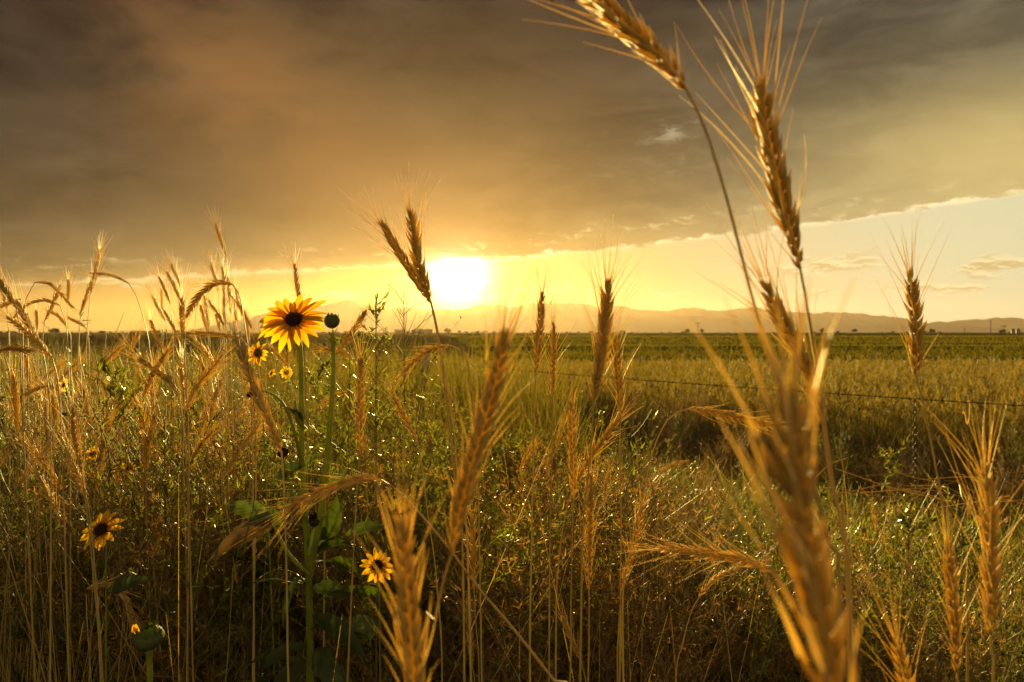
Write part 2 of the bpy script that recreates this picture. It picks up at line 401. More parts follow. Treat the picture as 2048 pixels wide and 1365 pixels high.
def leaf_ribbon(base, dirv, length, width, droop, rng, segs=10):
    t = np.linspace(0, 1, segs)
    d = nrm(np.array(dirv, float)); h = nrm(np.array([d[0], d[1], 0]) + 1e-6)
    p = base + d[None] * (length * t)[:, None] + np.array([0, 0, -1.0])[None] * (droop * length * t ** 2)[:, None]
    tw = rng.uniform(-1.5, 1.5)
    side = np.cross(d, [0, 0, 1]); side = side / max(np.linalg.norm(side), 1e-6)
    up = np.cross(side, d)
    sd = side[None] * np.cos(tw * t)[:, None] + up[None] * np.sin(tw * t)[:, None]
    wd = width * np.clip(np.sin(np.pi * (0.12 + 0.88 * t)) ** 0.7, 0.02, 1)
    V = np.stack([p - sd * wd[:, None], p + np.cross(sd, d) * wd[:, None] * 0.25, p + sd * wd[:, None]], 1)
    i = np.arange(segs - 1)[:, None] * 3; j = np.arange(2)[None]
    return V.reshape(-1, 3), np.stack([i + j, i + j + 1, i + j + 4, i + j + 3], -1).reshape(-1, 4)

def rye(ear_px, stem_px, d, label, group='ripe rye ears', w=0.0115, awn=0.055, spread=0.28, dd=0.0, roll=None, leaves=0, seed=0, r=0.0013, awnr=0.00030):
    rng = np.random.RandomState(seed * 7 + 3)
    hi = d < 1.3
    E = [P(x, y, d) for x, y in ear_px][::-1]                       # base .. tip
    St = [P(x, y, d + dd * (i + 1) / max(1, len(stem_px))) for i, (x, y) in enumerate(stem_px)]
    last = St[-1] if St else E[0]
    g = np.array([last[0] + rng.uniform(-.03, .03), last[1] + rng.uniform(-.02, .04), 0]); g[2] = gz(g[0], g[1]) - 0.01
    if last[2] > g[2] + 0.25:
        St.append(last * 0.5 + g * 0.5 + np.array([(last - (St[-2] if len(St) > 1 else E[0]))[0] * 0.2, 0, 0]))
    St.append(g)
    full = np.vstack([St[::-1], E])
    nst = len(St)
    cs = catmull(full[:nst + 1], 70 if hi else 36)
    ep = catmull(full[nst:] if len(E) > 2 else np.vstack([E[0], (E[0] + E[1]) / 2, E[1]]), 30)
    root = thing('rye_stalk', tuple(g), label, 'rye', group)
    z = np.linspace(0, 1, len(cs))
    rad = r * np.interp(z, [0, 0.5, 0.85, 1], [1.35, 1.15, 0.7, 0.62])
    for zn in (0.18, 0.42, 0.70): rad = rad * (1 + 0.45 * np.exp(-((z - zn) / 0.008) ** 2))
    MB().add(*tube(cs, rad, 7 if hi else 5), rng.uniform(0.1, 0.9)).build('stem', 'straw', root, g)
    ear, aw = ear_geometry(ep, w, awn, spread, hi, rng, rng.uniform(-0.7, 0.7) if roll is None else roll, awnr)
    eo = ear.build('ear', 'ear', root, g); aw.build('awns', 'awn', eo, g)
    for _ in range(leaves):
        k = rng.randint(len(cs) // 6, len(cs) * 3 // 4); a = rng.uniform(0, 6.28)
        lb = MB(); lb.add(*leaf_ribbon(cs[k], (math.cos(a) * .8, math.sin(a) * .8, rng.uniform(.2, 1)), rng.uniform(.08, .2), .003, rng.uniform(.3, 1.3), rng), rng.uniform(0, 1))
        lb.build('leaf', 'drygrass', root, g)
    return root

BIG = 'ears that rise against the sky'
LIST = [
 # ear (tip..base), stem, depth, label, kwargs
 ([(1095,-75),(1170,-18),(1235,38),(1300,95),(1345,140),(1372,178)], [(1405,245),(1440,350),(1470,460),(1500,580),(1525,665),(1560,765),(1590,850),(1625,960),(1660,1100),(1680,1250)], .40, 'long golden rye ear arching down from the top edge on a thin curved stem', dict(w=.0145, awn=.075, spread=.36, awnr=.00031, roll=.3)),
 ([(1525,188),(1532,250),(1548,330),(1572,430),(1590,495),(1600,537)], [(1612,600),(1625,680),(1636,745),(1650,850),(1665,960),(1690,1100),(1702,1250)], .43, 'tall upright rye ear with wide awns beside the arching ear', dict(w=.0152, awn=.085, spread=.42, awnr=.00031, roll=.1)),
 ([(1822,558),(1828,620),(1832,680),(1831,750)], [(1845,805),(1865,900),(1885,1010),(1910,1120),(1935,1250)], .62, 'upright rye ear over the green field near the right edge', dict(w=.0135, awn=.07, spread=.40, roll=.2)),
 ([(1537,585),(1560,635),(1590,690),(1618,750),(1640,815),(1646,850)], [(1655,930),(1672,1020),(1692,1130)], .47, 'leaning rye ear right behind the large blurred ear', dict(w=.0135, awn=.07, spread=.36, awnr=.0004)),
 ([(1578,835),(1588,950),(1608,1080),(1636,1220),(1662,1365),(1680,1500),(1690,1600)], [(1700,1750),(1705,1900)], .205, 'huge blurred rye ear closest to the camera', dict(w=.0132, awn=.042, spread=.24, awnr=.0007, roll=.4)),
 ([(806,1068),(812,1150),(820,1250),(828,1365),(834,1440),(838,1500)], [(842,1600)], .34, 'blurred rye ear rising from the bottom edge left of centre', dict(w=.0135, awn=.042, spread=.34, awnr=.00045, roll=.2)),
 ([(1004,690),(988,770),(965,855),(938,945),(917,1030),(905,1105)], [(886,1165),(868,1250),(848,1365)], .40, 'large upright rye ear in the middle leaning right', dict(w=.0138, awn=.042, spread=.30, awnr=.0004, roll=.25)),
 ([(588,1012),(640,985),(700,964),(740,956),(764,962)], [(800,985),(850,1040),(900,1100),(960,1180),(1020,1250),(1110,1365),(1160,1440)], .72, 'nodding rye ear pointing left on a long slanting stem', dict(w=.0135, awn=.085, spread=.45, dd=-.1, r=.0017, roll=0)),
 ([(478,693),(496,745),(522,805),(546,862),(563,905)], [(568,980),(572,1100),(575,1250),(577,1365)], .70, 'pale rye ear leaning left just left of the tall sunflower stem', dict(w=.0125, awn=.05, spread=.32)),
 ([(722,725),(721,790),(719,850),(720,905)], [(715,960),(710,1050),(705,1150),(695,1365)], .85, 'upright whiskered rye ear right of the sunflower bud stem', dict(awn=.055, spread=.42)),
 ([(731,905),(734,930),(735,960)], [(735,1000),(732,1100)], 1.5, 'short little rye ear beside the whiskered upright ear', dict(awn=.04)),
 ([(770,458),(795,500),(823,545),(848,585),(863,606)], [(876,665),(888,760),(900,860),(908,950),(925,1100)], .78, 'left one of two crossing rye ears in front of the sun', dict(w=.0135, awn=.052, spread=.36, awnr=.00024)),
 ([(822,437),(829,480),(838,530),(850,570),(861,604)], [(873,660),(892,760),(908,860),(915,950),(935,1100)], .74, 'right one of two crossing rye ears in front of the sun', dict(w=.0145, awn=.050, spread=.34, awnr=.00024)),
 ([(1084,598),(1080,655),(1075,705),(1072,745)], [(1068,850),(1066,960),(1063,1100),(1060,1365)], .80, 'slim dark rye ear right of the sun against the mountains', dict(awn=.055, spread=.42)),
 ([(1107,655),(1107,705),(1106,750),(1105,795)], [(1104,900),(1100,1080),(1098,1365)], .90, 'thin rye ear between the slim dark ear and the thick dark one', dict(w=.0095, awn=.055, spread=.42)),
 ([(1214,580),(1209,650),(1201,720),(1192,770),(1187,803)], [(1184,870),(1175,960),(1165,1080),(1160,1365)], .62, 'thick dark rye ear with a frayed tip above the green field', dict(w=.0145, awn=.055, spread=.44)),
 ([(1231,680),(1235,735),(1239,790),(1241,835)], [(1240,900),(1242,1020),(1241,1150),(1239,1365)], .85, 'slim rye ear close to the right of the thick dark ear', dict(awn=.055, spread=.42)),
 ([(1143,815),(1145,880),(1147,940),(1146,998)], [(1145,1050),(1142,1200),(1140,1365)], .78, 'straight green tinged rye ear standing below the thin ear', dict(awn=.035, spread=.25)),
 ([(1232,845),(1206,880),(1176,922),(1150,968)], [(1135,1010),(1120,1100),(1112,1250)], .86, 'rye ear slanting up right across the straight stems', dict(awn=.045, spread=.48)),
 ([(1182,960),(1180,1030),(1178,1100),(1178,1178)], [(1178,1250),(1176,1365)], .78, 'pale upright rye ear low in the middle with bristly left edge', dict(w=.0105, awn=.04, spread=.30)),
 ([(1284,1022),(1271,1080),(1257,1130),(1243,1178)], [(1238,1250),(1235,1365)], .85, 'low orange rye ear leaning right beside the dark brush', dict(awn=.035, spread=.22)),
 ([(1545,852),(1490,840),(1430,826),(1378,818)], [(1345,830),(1320,866),(1300,922),(1285,1000),(1262,1090),(1245,1250)], .78, 'horizontal nodding rye ear pointing right below the wire', dict(w=.0125, awn=.05, spread=.3)),
 ([(1332,1097),(1400,1105),(1455,1113),(1510,1128),(1540,1143)], [(1575,1182),(1600,1235),(1640,1330),(1660,1420)], .66, 'horizontal rye ear pointing left beside the huge blurred ear', dict(w=.0125, awn=.065, spread=.5)),
 ([(1490,1133),(1452,1146),(1420,1166),(1398,1196)], [(1382,1225),(1365,1290),(1350,1380)], .9, 'small bent rye ear under the horizontal left pointing ear', dict(w=.009, awn=.035)),
 ([(812,740),(836,714),(866,697),(898,691)], [(922,702),(936,730),(946,800),(952,900),(958,1050)], .95, 'arched rye ear hanging left just below the sun', dict(awn=.055, spread=.42)),
 ([(727,630),(711,655),(691,684),(672,710)], [(664,760),(657,900),(650,1050)], 1.05, 'rye ear slanting up right beside the green sunflower bud', dict(awn=.04, spread=.3)),
 ([(1972,948),(1976,1020),(1980,1100),(1982,1180),(1982,1270)], [(1983,1320),(1985,1400)], .50, 'big yellow rye ear with long whiskers at the right edge', dict(w=.0125, awn=.075, spread=.42)),
 ([(1897,1103),(1903,1180),(1910,1260),(1914,1345)], [(1916,1420)], .56, 'yellow rye ear low between the right edge ear and the twisted wire', dict(w=.0115, awn=.05, spread=.38)),
 ([(1798,1300),(1812,1365),(1825,1430),(1835,1500)], [(1840,1560)], .5, 'rye ear with fanned whiskers just entering at the bottom right', dict(awn=.075, spread=.4)),
 ([(590,536),(595,575),(602,620),(606,660)], [(610,730),(614,900),(616,1100)], 1.15, 'rye ear poking up right behind the open sunflower', dict(awn=.045, spread=.32, w=.010)),
 ([(944,1048),(946,1090),(948,1135),(948,1178)], [(952,1250),(958,1365)], 1.05, 'small whiskered rye ear below the large middle ear', dict(awn=.05, spread=.4)),
 ([(935,1235),(940,1275),(945,1330)], [(950,1400)], 1.1, 'dull rye ear near the bottom edge under the small whiskered ear', dict(awn=.04)),
 ([(1127,1240),(1142,1275),(1163,1325)], [(1172,1400)], 1.1, 'pair member of short pale ears at the bottom centre leaning left', dict(awn=.05)),
 ([(786,790),(801,820),(818,850),(836,886)], [(846,950),(857,1040),(872,1150),(884,1365)], .98, 'rye ear leaning left above the nodding ear stem', dict(awn=.03, spread=.22, w=.0095)),
 ([(655,802),(678,789),(702,784)], [(716,800),(720,900)], 1.4, 'small drooping rye ear left of the whiskered upright ear', dict(awn=.04)),
 ([(285,722),(312,740),(340,765),(358,792)], [(366,850),(374,950),(380,1100)], 1.0, 'arched rye ear with swept whiskers in the left stand', dict(awn=.07, spread=.35)),
 ([(146,826),(150,868),(157,908),(164,946)], [(172,1010),(182,1100),(202,1365)], .9, 'upright pale rye ear above the lower sunflower', dict(awn=.055, spread=.42)),
 ([(138,910),(150,942),(161,965),(174,998)], [(184,1070),(206,1365)], .95, 'rye ear tucked below the pale ear above the lower sunflower', dict(awn=.06, spread=.35)),
 ([(215,838),(206,880),(194,936)], [(188,1010),(186,1150)], 1.25, 'thin rye ear right of the pale upright ear on the left', dict(awn=.045)),
 ([(433,452),(441,480),(453,513)], [(458,560),(470,630),(482,720),(490,900)], 1.9, 'highest small rye ear against the dark cloud on the left', dict(group=BIG)),
 ([(198,507),(191,545),(181,588)], [(176,640),(172,720),(168,900)], 1.6, 'upright rye ear crossed by a level one on the far left skyline', dict(group=BIG)),
 ([(181,566),(171,598),(161,628)], [(158,680),(155,800)], 1.8, 'lower rye ear touching the crossed upright ear', dict(group=BIG, awn=.03)),
 ([(184,547),(222,551),(258,567)], [(272,590),(288,640),(300,700),(310,850)], 1.5, 'level rye ear crossing the upright one on the left skyline', dict(group=BIG, awn=.02, spread=.15, w=.009)),
 ([(143,613),(122,588),(98,568),(70,565)], [(58,582),(50,615),(46,700)], 1.3, 'arched rye ear hanging right on the far left skyline', dict(group=BIG, awn=.02, spread=.2, w=.009)),
 ([(30,633),(55,610),(88,601),(120,611)], [(131,640),(136,700),(140,850)], 1.3, 'arched rye ear hanging left on the far left skyline', dict(group=BIG, awn=.02, spread=.2, w=.009)),
 ([(118,577),(106,607),(90,642)], [(84,700),(80,850)], 1.6, 'thick rye ear leaning right between the two arched ears', dict(group=BIG, awn=.02, w=.0125)),
 ([(137,563),(137,583),(136,606)], [(135,680),(134,800)], 2.3, 'tiny upright rye ear above the two arched ears', dict(group=BIG)),
 ([(-6,552),(14,585),(33,616)], [(40,680),(46,850)], 1.0, 'large rye ear cut by the left edge at the skyline', dict(group=BIG)),
 ([(-25,630),(5,612),(42,598)], [(52,625),(56,700)], 1.4, 'level rye ear entering at the left edge below the large one', dict(group=BIG, awn=.03)),
 ([(2,575),(8,595),(15,618)], [(18,680),(20,800)], 1.7, 'short rye ear right beside the left edge', dict(group=BIG)),
 ([(38,611),(58,650),(80,690)], [(92,740),(102,900)], 1.0, 'long rye ear leaning left below the arched ears', dict(group='rye ears in the left stand')),
 ([(22,640),(58,668),(105,718)], [(118,780),(126,950)], .95, 'rye ear slanting steeply left beside the long leaning ear', dict(awn=.05, group='rye ears in the left stand')),
 ([(73,625),(74,642),(75,662)], [(76,720)], 2.2, 'small upright rye ear between the arched ears and the field', dict(group=BIG)),
 ([(100,623),(118,634),(136,656)], [(142,700)], 1.8, 'small rye ear bent left under the arched ears', dict(group=BIG, awn=.02)),
 ([(141,638),(155,645),(172,656)], [(178,690)], 2.0, 'little level rye ear low over the left field', dict(group=BIG, awn=.02)),
 ([(308,598),(318,618),(331,643)], [(335,700),(338,800)], 1.8, 'leftmost of the ears grouped left of the arched hanging ear', dict(group=BIG)),
 ([(321,560),(331,582),(341,608)], [(345,660),(348,800)], 1.7, 'second rye ear of the grouped ears leaning left', dict(group=BIG)),
 ([(337,550),(350,575),(362,603)], [(366,650),(368,780)], 1.6, 'third rye ear of the grouped ears with thick tip', dict(group=BIG, awn=.03)),
 ([(345,534),(353,552),(361,573)], [(363,620),(364,760)], 1.9, 'topmost rye ear of the grouped ears left of the arched one', dict(group=BIG)),
 ([(323,583),(324,600),(324,621)], [(326,700)], 2.3, 'thin upright rye ear inside the grouped ears', dict(group=BIG)),
 ([(330,625),(343,648),(359,682)], [(368,740),(376,900)], 1.5, 'long rye ear leaning left below the grouped ears', dict(group=BIG, awn=.02, w=.009)),
 ([(364,604),(365,640),(368,685)], [(372,760),(378,950)], 1.1, 'grey whiskered upright rye ear left of the arched hanging ear', dict(group=BIG, spread=.5, awn=.06)),
 ([(377,626),(398,592),(430,568),(464,568)], [(479,590),(488,640),(498,720),(505,900)], 1.05, 'thick arched rye ear hanging left over the skyline', dict(group=BIG, w=.0125, awn=.05, spread=.4)),
 ([(500,650),(485,622),(463,592)], [(452,600),(448,660),(450,800)], 1.5, 'rye ear hanging down right next to the arched ear', dict(group=BIG, awn=.03)),
 ([(424,532),(430,556),(437,583)], [(440,640),(442,760)], 1.8, 'upright ear just above the thick arched one', dict(group=BIG)),
 ([(446,540),(448,570),(450,603)], [(452,660),(455,800)], 1.6, 'tall straight rye ear behind the thick arched one', dict(group=BIG)),
 ([(457,562),(459,592),(461,626)], [(462,680),(464,800)], 1.7, 'straight rye ear right of the tall straight one', dict(group=BIG)),
 ([(447,600),(449,628),(452,662)], [(453,720)], 1.9, 'rye ear directly under the tall straight ear', dict(group=BIG)),
 ([(410,598),(414,630),(418,664)], [(420,720)], 1.8, 'darker rye ear just inside the curve of the arched ear', dict(group=BIG)),
 ([(402,615),(408,638),(415,664)], [(417,720)], 2.0, 'rye ear touching the darker ear inside the curve', dict(group=BIG)),
 ([(420,607),(434,626),(448,652)], [(452,700)], 1.8, 'rye ear slanting left under the arched ear', dict(group=BIG, awn=.03)),
 ([(432,633),(437,648),(443,667)], [(446,720)], 2.2, 'tiny rye ear at the horizon under the arched ear', dict(group=BIG)),
 ([(472,582),(475,597),(480,614)], [(484,670)], 2.4, 'tiny rye ear between the arched ear and the sunflower', dict(group=BIG)),
 ([(470,613),(472,640),(474,670)], [(476,730)], 1.8, 'upright ear next to the sunflower at horizon height', dict(group=BIG)),
 ([(489,625),(494,650),(499,690)], [(501,740)], 2.0, 'thin rye ear closest to the open sunflower on its left', dict(group=BIG)),
 ([(378,667),(430,668),(484,678)], [(498,705),(508,800),(512,950)], 1.15, 'horizontal rye ear lying along the horizon line', dict(awn=.06, spread=.25, w=.009, group='rye ears in the left stand')),
 ([(303,647),(312,670),(325,700)], [(330,760),(334,900)], 1.5, 'rye ear at horizon height right of the wooden post', dict(group='rye ears in the left stand')),
 ([(276,668),(266,690),(254,716)], [(250,780),(248,900)], 1.7, 'rye ear in front of the dark wooden post', dict(group='rye ears in the left stand')),
 ([(545,700),(558,714),(576,732)], [(584,790),(590,900)], 1.7, 'rye ear leaning left just under the open sunflower', dict(group='rye ears in the left stand', awn=.03)),
 ([(655,700),(680,705),(705,716)], [(722,740),(730,850)], 1.3, 'drooping rye ear right under the green bud', dict(group='rye ears in the left stand', awn=.04)),
 ([(400,690),(416,712),(432,736)], [(438,790),(444,950)], 1.4, 'rye ear leaning left below the horizontal one', dict(group='rye ears in the left stand', awn=.05)),
 ([(1324,945),(1345,932),(1378,920)], [(1350,960),(1310,1010),(1290,1100)], 1.3, 'small loose rye ear low beside the dark gap in the brush', dict(awn=.03, w=.009)),
 ([(55,700),(20,697),(-12,705)], [(-25,750)], 1.0, 'brown rye ear lying level at the left edge', dict(awn=.02, group='rye ears in the left stand')),
]
for i, (e, st, d, lab, kw) in enumerate(LIST):
    rye(e, st, d, lab, seed=i, leaves=(1 if i % 3 == 0 and d > .5 else 0), **kw)

# prototypes for the stand of rye behind
def rye_proto(seed, h, kind):
    rng = np.random.RandomState(seed)
    a = rng.uniform(-.06, .06, 2)
    base = np.array([0, 0, -.01]); top = np.array([a[0], a[1], h])
    if kind == 'up':
        ear = [top, top + [a[0] * .3 + .005, 0, .05], top + [a[0] * .6 + .018, .004, .105]]
    elif kind == 'lean':
        ear = [top, top + [.022, .01, .045], top + [.055, .02, .085]]
    else:
        ear = [top, top + [.03, .01, .012], top + [.065, .02, -.005], top + [.092, .02, -.045]]
    st = catmull(np.vstack([base, top * [.3, .3, .35], top * [.6, .6, .7], ear[0], ear[1]]), 40)
    k = int(np.argmin(np.linalg.norm(st - ear[0], axis=1))); st = st[:k + 1]
    root = thing('rye_stalk', (0, 0, 0), 'ripe golden rye stalk', 'rye')
    MB().add(*tube(st, np.linspace(.0019, .0009, len(st)), 5), rng.uniform(0, 1)).build('stem', 'straw', root)
    e, aw = ear_geometry(catmull(ear, 20), .0125, .058, .36, False, rng, rng.uniform(-1, 1), .00045)
    eo = e.build('ear', 'ear', root); aw.build('awns', 'awn', eo)
    lb = MB(); lb.add(*leaf_ribbon(st[rng.randint(8, 24)], (rng.normal(), rng.normal(), .8), .14, .003, rng.uniform(.5, 1.4), rng), .4)
    lb.build('leaf', 'drygrass', root)
    return root
protos = [rye_proto(100 + k, h, kd) for k, (h, kd) in enumerate([(.80, 'up'), (.86, 'lean'), (.83, 'nod'), (.72, 'up'), (.76, 'lean'), (.66, 'nod')])]
rs = random.Random(5)
used = set()
def scatter_rye(n, xr, dr, label, group, smin=.85, smax=1.08):
    for _ in range(n):
        px = rs.uniform(*xr); d = dr[0] + (dr[1] - dr[0]) * rs.random() ** 0.8
        k = rs.randrange(len(protos))
        o = protos[k] if k not in used else copy_tree(protos[k]); used.add(k)
        x = (px - 1024) / F * d
        o.location = (x, d, float(gz(x, d))); o.rotation_euler = (rs.uniform(-.09, .09), rs.uniform(-.09, .09), rs.uniform(0, 6.28))
        s = rs.uniform(smin, smax); o.scale = (s, s, s)
        tag(o, label, 'rye', group)
scatter_rye(62, (-60, 250), (1.05, 3.2), 'ripe rye stalk among the crowded stand at the left edge', 'rye stalks crowded at the left edge')
scatter_rye(58, (240, 540), (1.2, 3.4), 'ripe rye stalk in the thinner stand left of the open sunflower', 'rye stalks left of the open sunflower')
scatter_rye(18, (620, 1250), (1.6, 3.0), 'rye stalk half sunk in the tangled brush in the middle', 'rye stalks in the middle brush', .62, .85)
scatter_rye(8, (1500, 2050), (1.3, 2.4), 'short rye stalk low in the weeds at the lower right', 'rye stalks in the lower right weeds', .42, .6)

# ------------------------------------------------------------------ sunflowers
def petal_geo(c, out, nor, l, w, rng, cup=0.25, seg=9):
    """petal from c outward along out, upper side nor"""
    t = np.linspace(0, 1, seg); s = np.linspace(-1, 1, 5)
    sd = np.cross(nor, out)
    wd = w * np.clip(np.sin(np.pi * np.clip(t, 0, 1) ** 0.85 * 0.97 + 0.03), 0, 1) ** 0.75; wd[0] = w * .35; wd[-1] = w * .03
    cv = rng.uniform(-.25, .25); tw = rng.uniform(-.35, .35)
    V = []
    for ti, wi in zip(t, wd):
        for sj in s:
            z = cup * l * ti - (cup + .12 + cv) * l * ti ** 2.2 + abs(sj) * wi * 0.30 - 0.10 * wi * (1 - abs(sj) * 2 if abs(sj) == .5 else 1) + sj * tw * wi * ti
            V.append(c + out * (l * ti) + sd * (sj * wi) + nor * z)
    i = np.arange(seg - 1)[:, None] * 5; j = np.arange(4)[None]
    return np.array(V), np.stack([i + j, i + j + 1, i + j + 6, i + j + 5], -1).reshape(-1, 4)
def axes(n):
    n = nrm(np.asarray(n, float)); a = nrm(np.cross([0, 0, 1.0], n)); return a, np.cross(n, a), n
def dome(c, n, r, h, rings=10, sides=28, back=False):
    a, b, n = axes(n); V = []
    for i in range(rings):
        q = i / (rings - 1) * math.pi / 2; rr = r * math.sin(q); zz = h * math.cos(q)
        for k in range(sides):
            t = 2 * math.pi * k / sides; V.append(c + a * rr * math.cos(t) + b * rr * math.sin(t) + n * zz)
    i = np.arange(rings - 1)[:, None] * sides; j = np.arange(sides)[None]; k = (j + 1) % sides
    return np.array(V), np.stack([i + j, i + sides + j, i + sides + k, i + k], -1).reshape(-1, 4)
def flower_head(root, c, n, r, pl, pw, npet, rng, g, separate=True, name='flower_head', angles=None):
    a, b, n = axes(n)
    h = MB(); h.add(*dome(c, n, r * .96, r * .34), .5)
    # phyllotaxis of small florets over the disc
    m = 340 if separate else 60; k = np.arange(m); rr = r * np.sqrt((k + .5) / m); th = k * 2.39996
    pos = c + a * (rr * np.cos(th))[:, None] + b * (rr * np.sin(th))[:, None] + n * (r * .34 * np.sqrt(np.clip(1 - (rr / r) ** 2, 0, 1)))[:, None]
    dirs = nrm(n + (a * np.cos(th)[:, None] + b * np.sin(th)[:, None]) * (.15 + .75 * (rr / r) ** 3)[:, None] + rng.normal(0, .12, (m, 3)))
    V, Fc, mm = strands(pos, dirs, r * .20 * (0.6 + .6 * (rr / r)) * rng.uniform(.7, 1.3, m), r * (.035 if separate else .08), None, 2, 3, .5)
    ho = h.build(name, 'disc', root, g)
    MB().add(V, Fc, np.repeat(rng.uniform(0, 1, m), mm)).build('disc_florets', 'floret', ho, g)
    bk = MB(); bk.add(*dome(c - n * r * .05, -n, r * .9, r * .55), .5)
    for k in range(16):
        q = 2 * math.pi * k / 16; o = a * math.cos(q) + b * math.sin(q)
        bk.add(*petal_geo(c + o * r * .75 - n * r * .12, nrm(o - n * .1), -n, r * rng.uniform(.7, 1.0), r * .2, rng, .1, 5), .6)
    bk.build('sepals', 'bud', ho, g)
    allp = MB()
    for k in range(npet):
        q = angles[k] if angles else 2 * math.pi * (k + rng.uniform(-.28, .28)) / npet
        o = nrm(a * math.cos(q) + b * math.sin(q) + n * rng.uniform(-.12, .18))
        nn = nrm(n - o * np.dot(n, o))
        ang = rng.uniform(-.35, .35); sd = np.cross(nn, o); nn = nn * math.cos(ang) + sd * math.sin(ang)
        V, Fc = petal_geo(c + o * r * .78 + n * rng.uniform(-.0008, .0008), o, nn, pl * rng.uniform(.82, 1.08), pw * rng.uniform(.8, 1.1), rng, rng.uniform(.05, .28))
        tn = np.clip(np.repeat(np.linspace(-.15, 1, 9) ** 1, 5) * 1.3 + rng.uniform(-.35, .25), 0, 1.3)
        if separate: MB().add(V, Fc, tn).build('petal', 'petal', ho, g)
        else: allp.add(V, Fc, tn)
    if not separate: allp.build('petals', 'petal', ho, g)
    return ho
def leaf_geo(base, tip, w, rng, nor=None, droop=.12, fold=.25, seg=14):
    base = np.array(base, float); tip = np.array(tip, float)
    L = np.linalg.norm(tip - base); d = (tip - base) / L
    nor = nrm(np.array(nor if nor is not None else (rng.normal(0, .5), -.5 + rng.normal(0, .4), .8)))
    nor = nrm(nor - d * np.dot(nor, d)); sd = np.cross(nor, d)
    t = np.linspace(0, 1, seg); s = np.linspace(-1, 1, 7); droop = droop + rng.uniform(.0, .28)
    wd = w * np.interp(t, [0, .08, .3, .55, .8, .93, 1], [.06, .45, 1, .88, .42, .14, .02])
    V = []
    ph = rng.uniform(0, 6)
    for i, (ti, wi) in enumerate(zip(t, wd)):
        ser = 1 + (.10 if i % 2 else -.06)
        for sj in s:
            e = wi * (ser if abs(sj) == 1 else 1)
            z = L * droop * (ti - ti ** 2 * 1.6) + abs(sj) * wi * fold + .06 * wi * math.sin(ph + ti * 14 + sj * 2) * abs(sj)
            V.append(base + d * L * ti + sd * sj * e + nor * z)
    i = np.arange(seg - 1)[:, None] * 7; j = np.arange(6)[None]
    return np.array(V), np.stack([i + j, i + j + 1, i + j + 8, i + j + 7], -1).reshape(-1, 4)
def bud_geo(c, n, r, rng, npts=16, h=1.0, open_=.55):
    a, b, n = axes(n); mb = MB(); V = []; sides = 32; prof = [(-.95, .22), (-.8, .55), (-.5, .88), (-.1, 1.0), (.25, .96), (.5, .82), (.62, open_)]
    for z, q in prof:
        for k in range(sides):
            t = 2 * math.pi * k / sides; rb = 1 + .06 * math.cos(t * 12)
            V.append(c + (a * math.cos(t) + b * math.sin(t)) * r * q * rb + n * r * z * h)
    i = np.arange(len(prof) - 1)[:, None] * sides; j = np.arange(sides)[None]; k = (j + 1) % sides
    mb.add(np.array(V), np.stack([i + j, i + k, i + sides + k, i + sides + j], -1).reshape(-1, 4), .5)
    for k in range(npts):
        q = 2 * math.pi * k / npts + rng.uniform(-.1, .1); o = a * math.cos(q) + b * math.sin(q)
        mb.add(*petal_geo(c + o * r * .80 + n * r * (.15 + rng.uniform(0, .2)) * h, nrm(n + o * rng.uniform(-.35, .35)), nrm(o), r * rng.uniform(.5, .85), r * .17, rng, .05, 6), rng.uniform(.3, 1))
    return mb

rng = np.random.RandomState(11)
# the tall open sunflower with its bud, leaves and side buds: one plant
d0 = .92
G = P(622, 665, d0); G[2] = float(gz(G[0], G[1])) - .01
plant = thing('sunflower_plant', tuple(G), 'tall wild sunflower with one large open flower and a green bud beside it', 'sunflower')
main = catmull([G, P(620, 1365, d0 + .02), P(618, 1180, d0 + .02), P(612, 1050, d0 + .01), P(604, 930, d0), P(603, 800, d0), P(601, 700, d0), P(594, 655, d0 + .012)], 70)
MB().add(*tube(main, np.interp(np.linspace(0, 1, 70), [0, .6, .9, 1], [.0075, .0050, .0031, .0030]), 9), .6).build('stem', 'sfstem', plant, G)
side = catmull([P(620, 1150, d0 + .01), P(636, 1060, d0 - .01), P(650, 960, d0 - .02), P(660, 850, d0 - .02), P(667, 740, d0 - .02), P(665, 664, d0 - .02)], 50)
MB().add(*tube(side, np.linspace(.0050, .0026, 50), 9), .8).build('stem', 'sfstem', plant, G)
ang = [R(v) for v in (2, 14, 30, 44, 58, 73, 88, 101, 117, 131, 147, 160, 173, 187, 200, 213, 228, 243, 258, 272, 287, 302, 318, 333, 347)]
flower_head(plant, P(588, 641, d0 - .012), (.05, -.74, .62), .0118, .0415, .0060, 25, rng, G, True, 'flower_head', ang)
bo = bud_geo(P(664, 642, d0 - .02), (.05, -.1, 1), .0098, rng, 14, 1.1, .7).build('bud', 'bud', plant, G)
def px_leaf(p0, p1, wpx, mat='sfleaf', dz=0.0, d=d0, par=None, org=None, label=None, nor=None):
    o = MB().add(*leaf_geo(P(*p0, d), P(*p1, d + dz), wpx / F * d, rng, nor), rng.uniform(0, 1)).build('leaf', mat, par or plant, G if org is None else org)
    if label: o['label'] = label
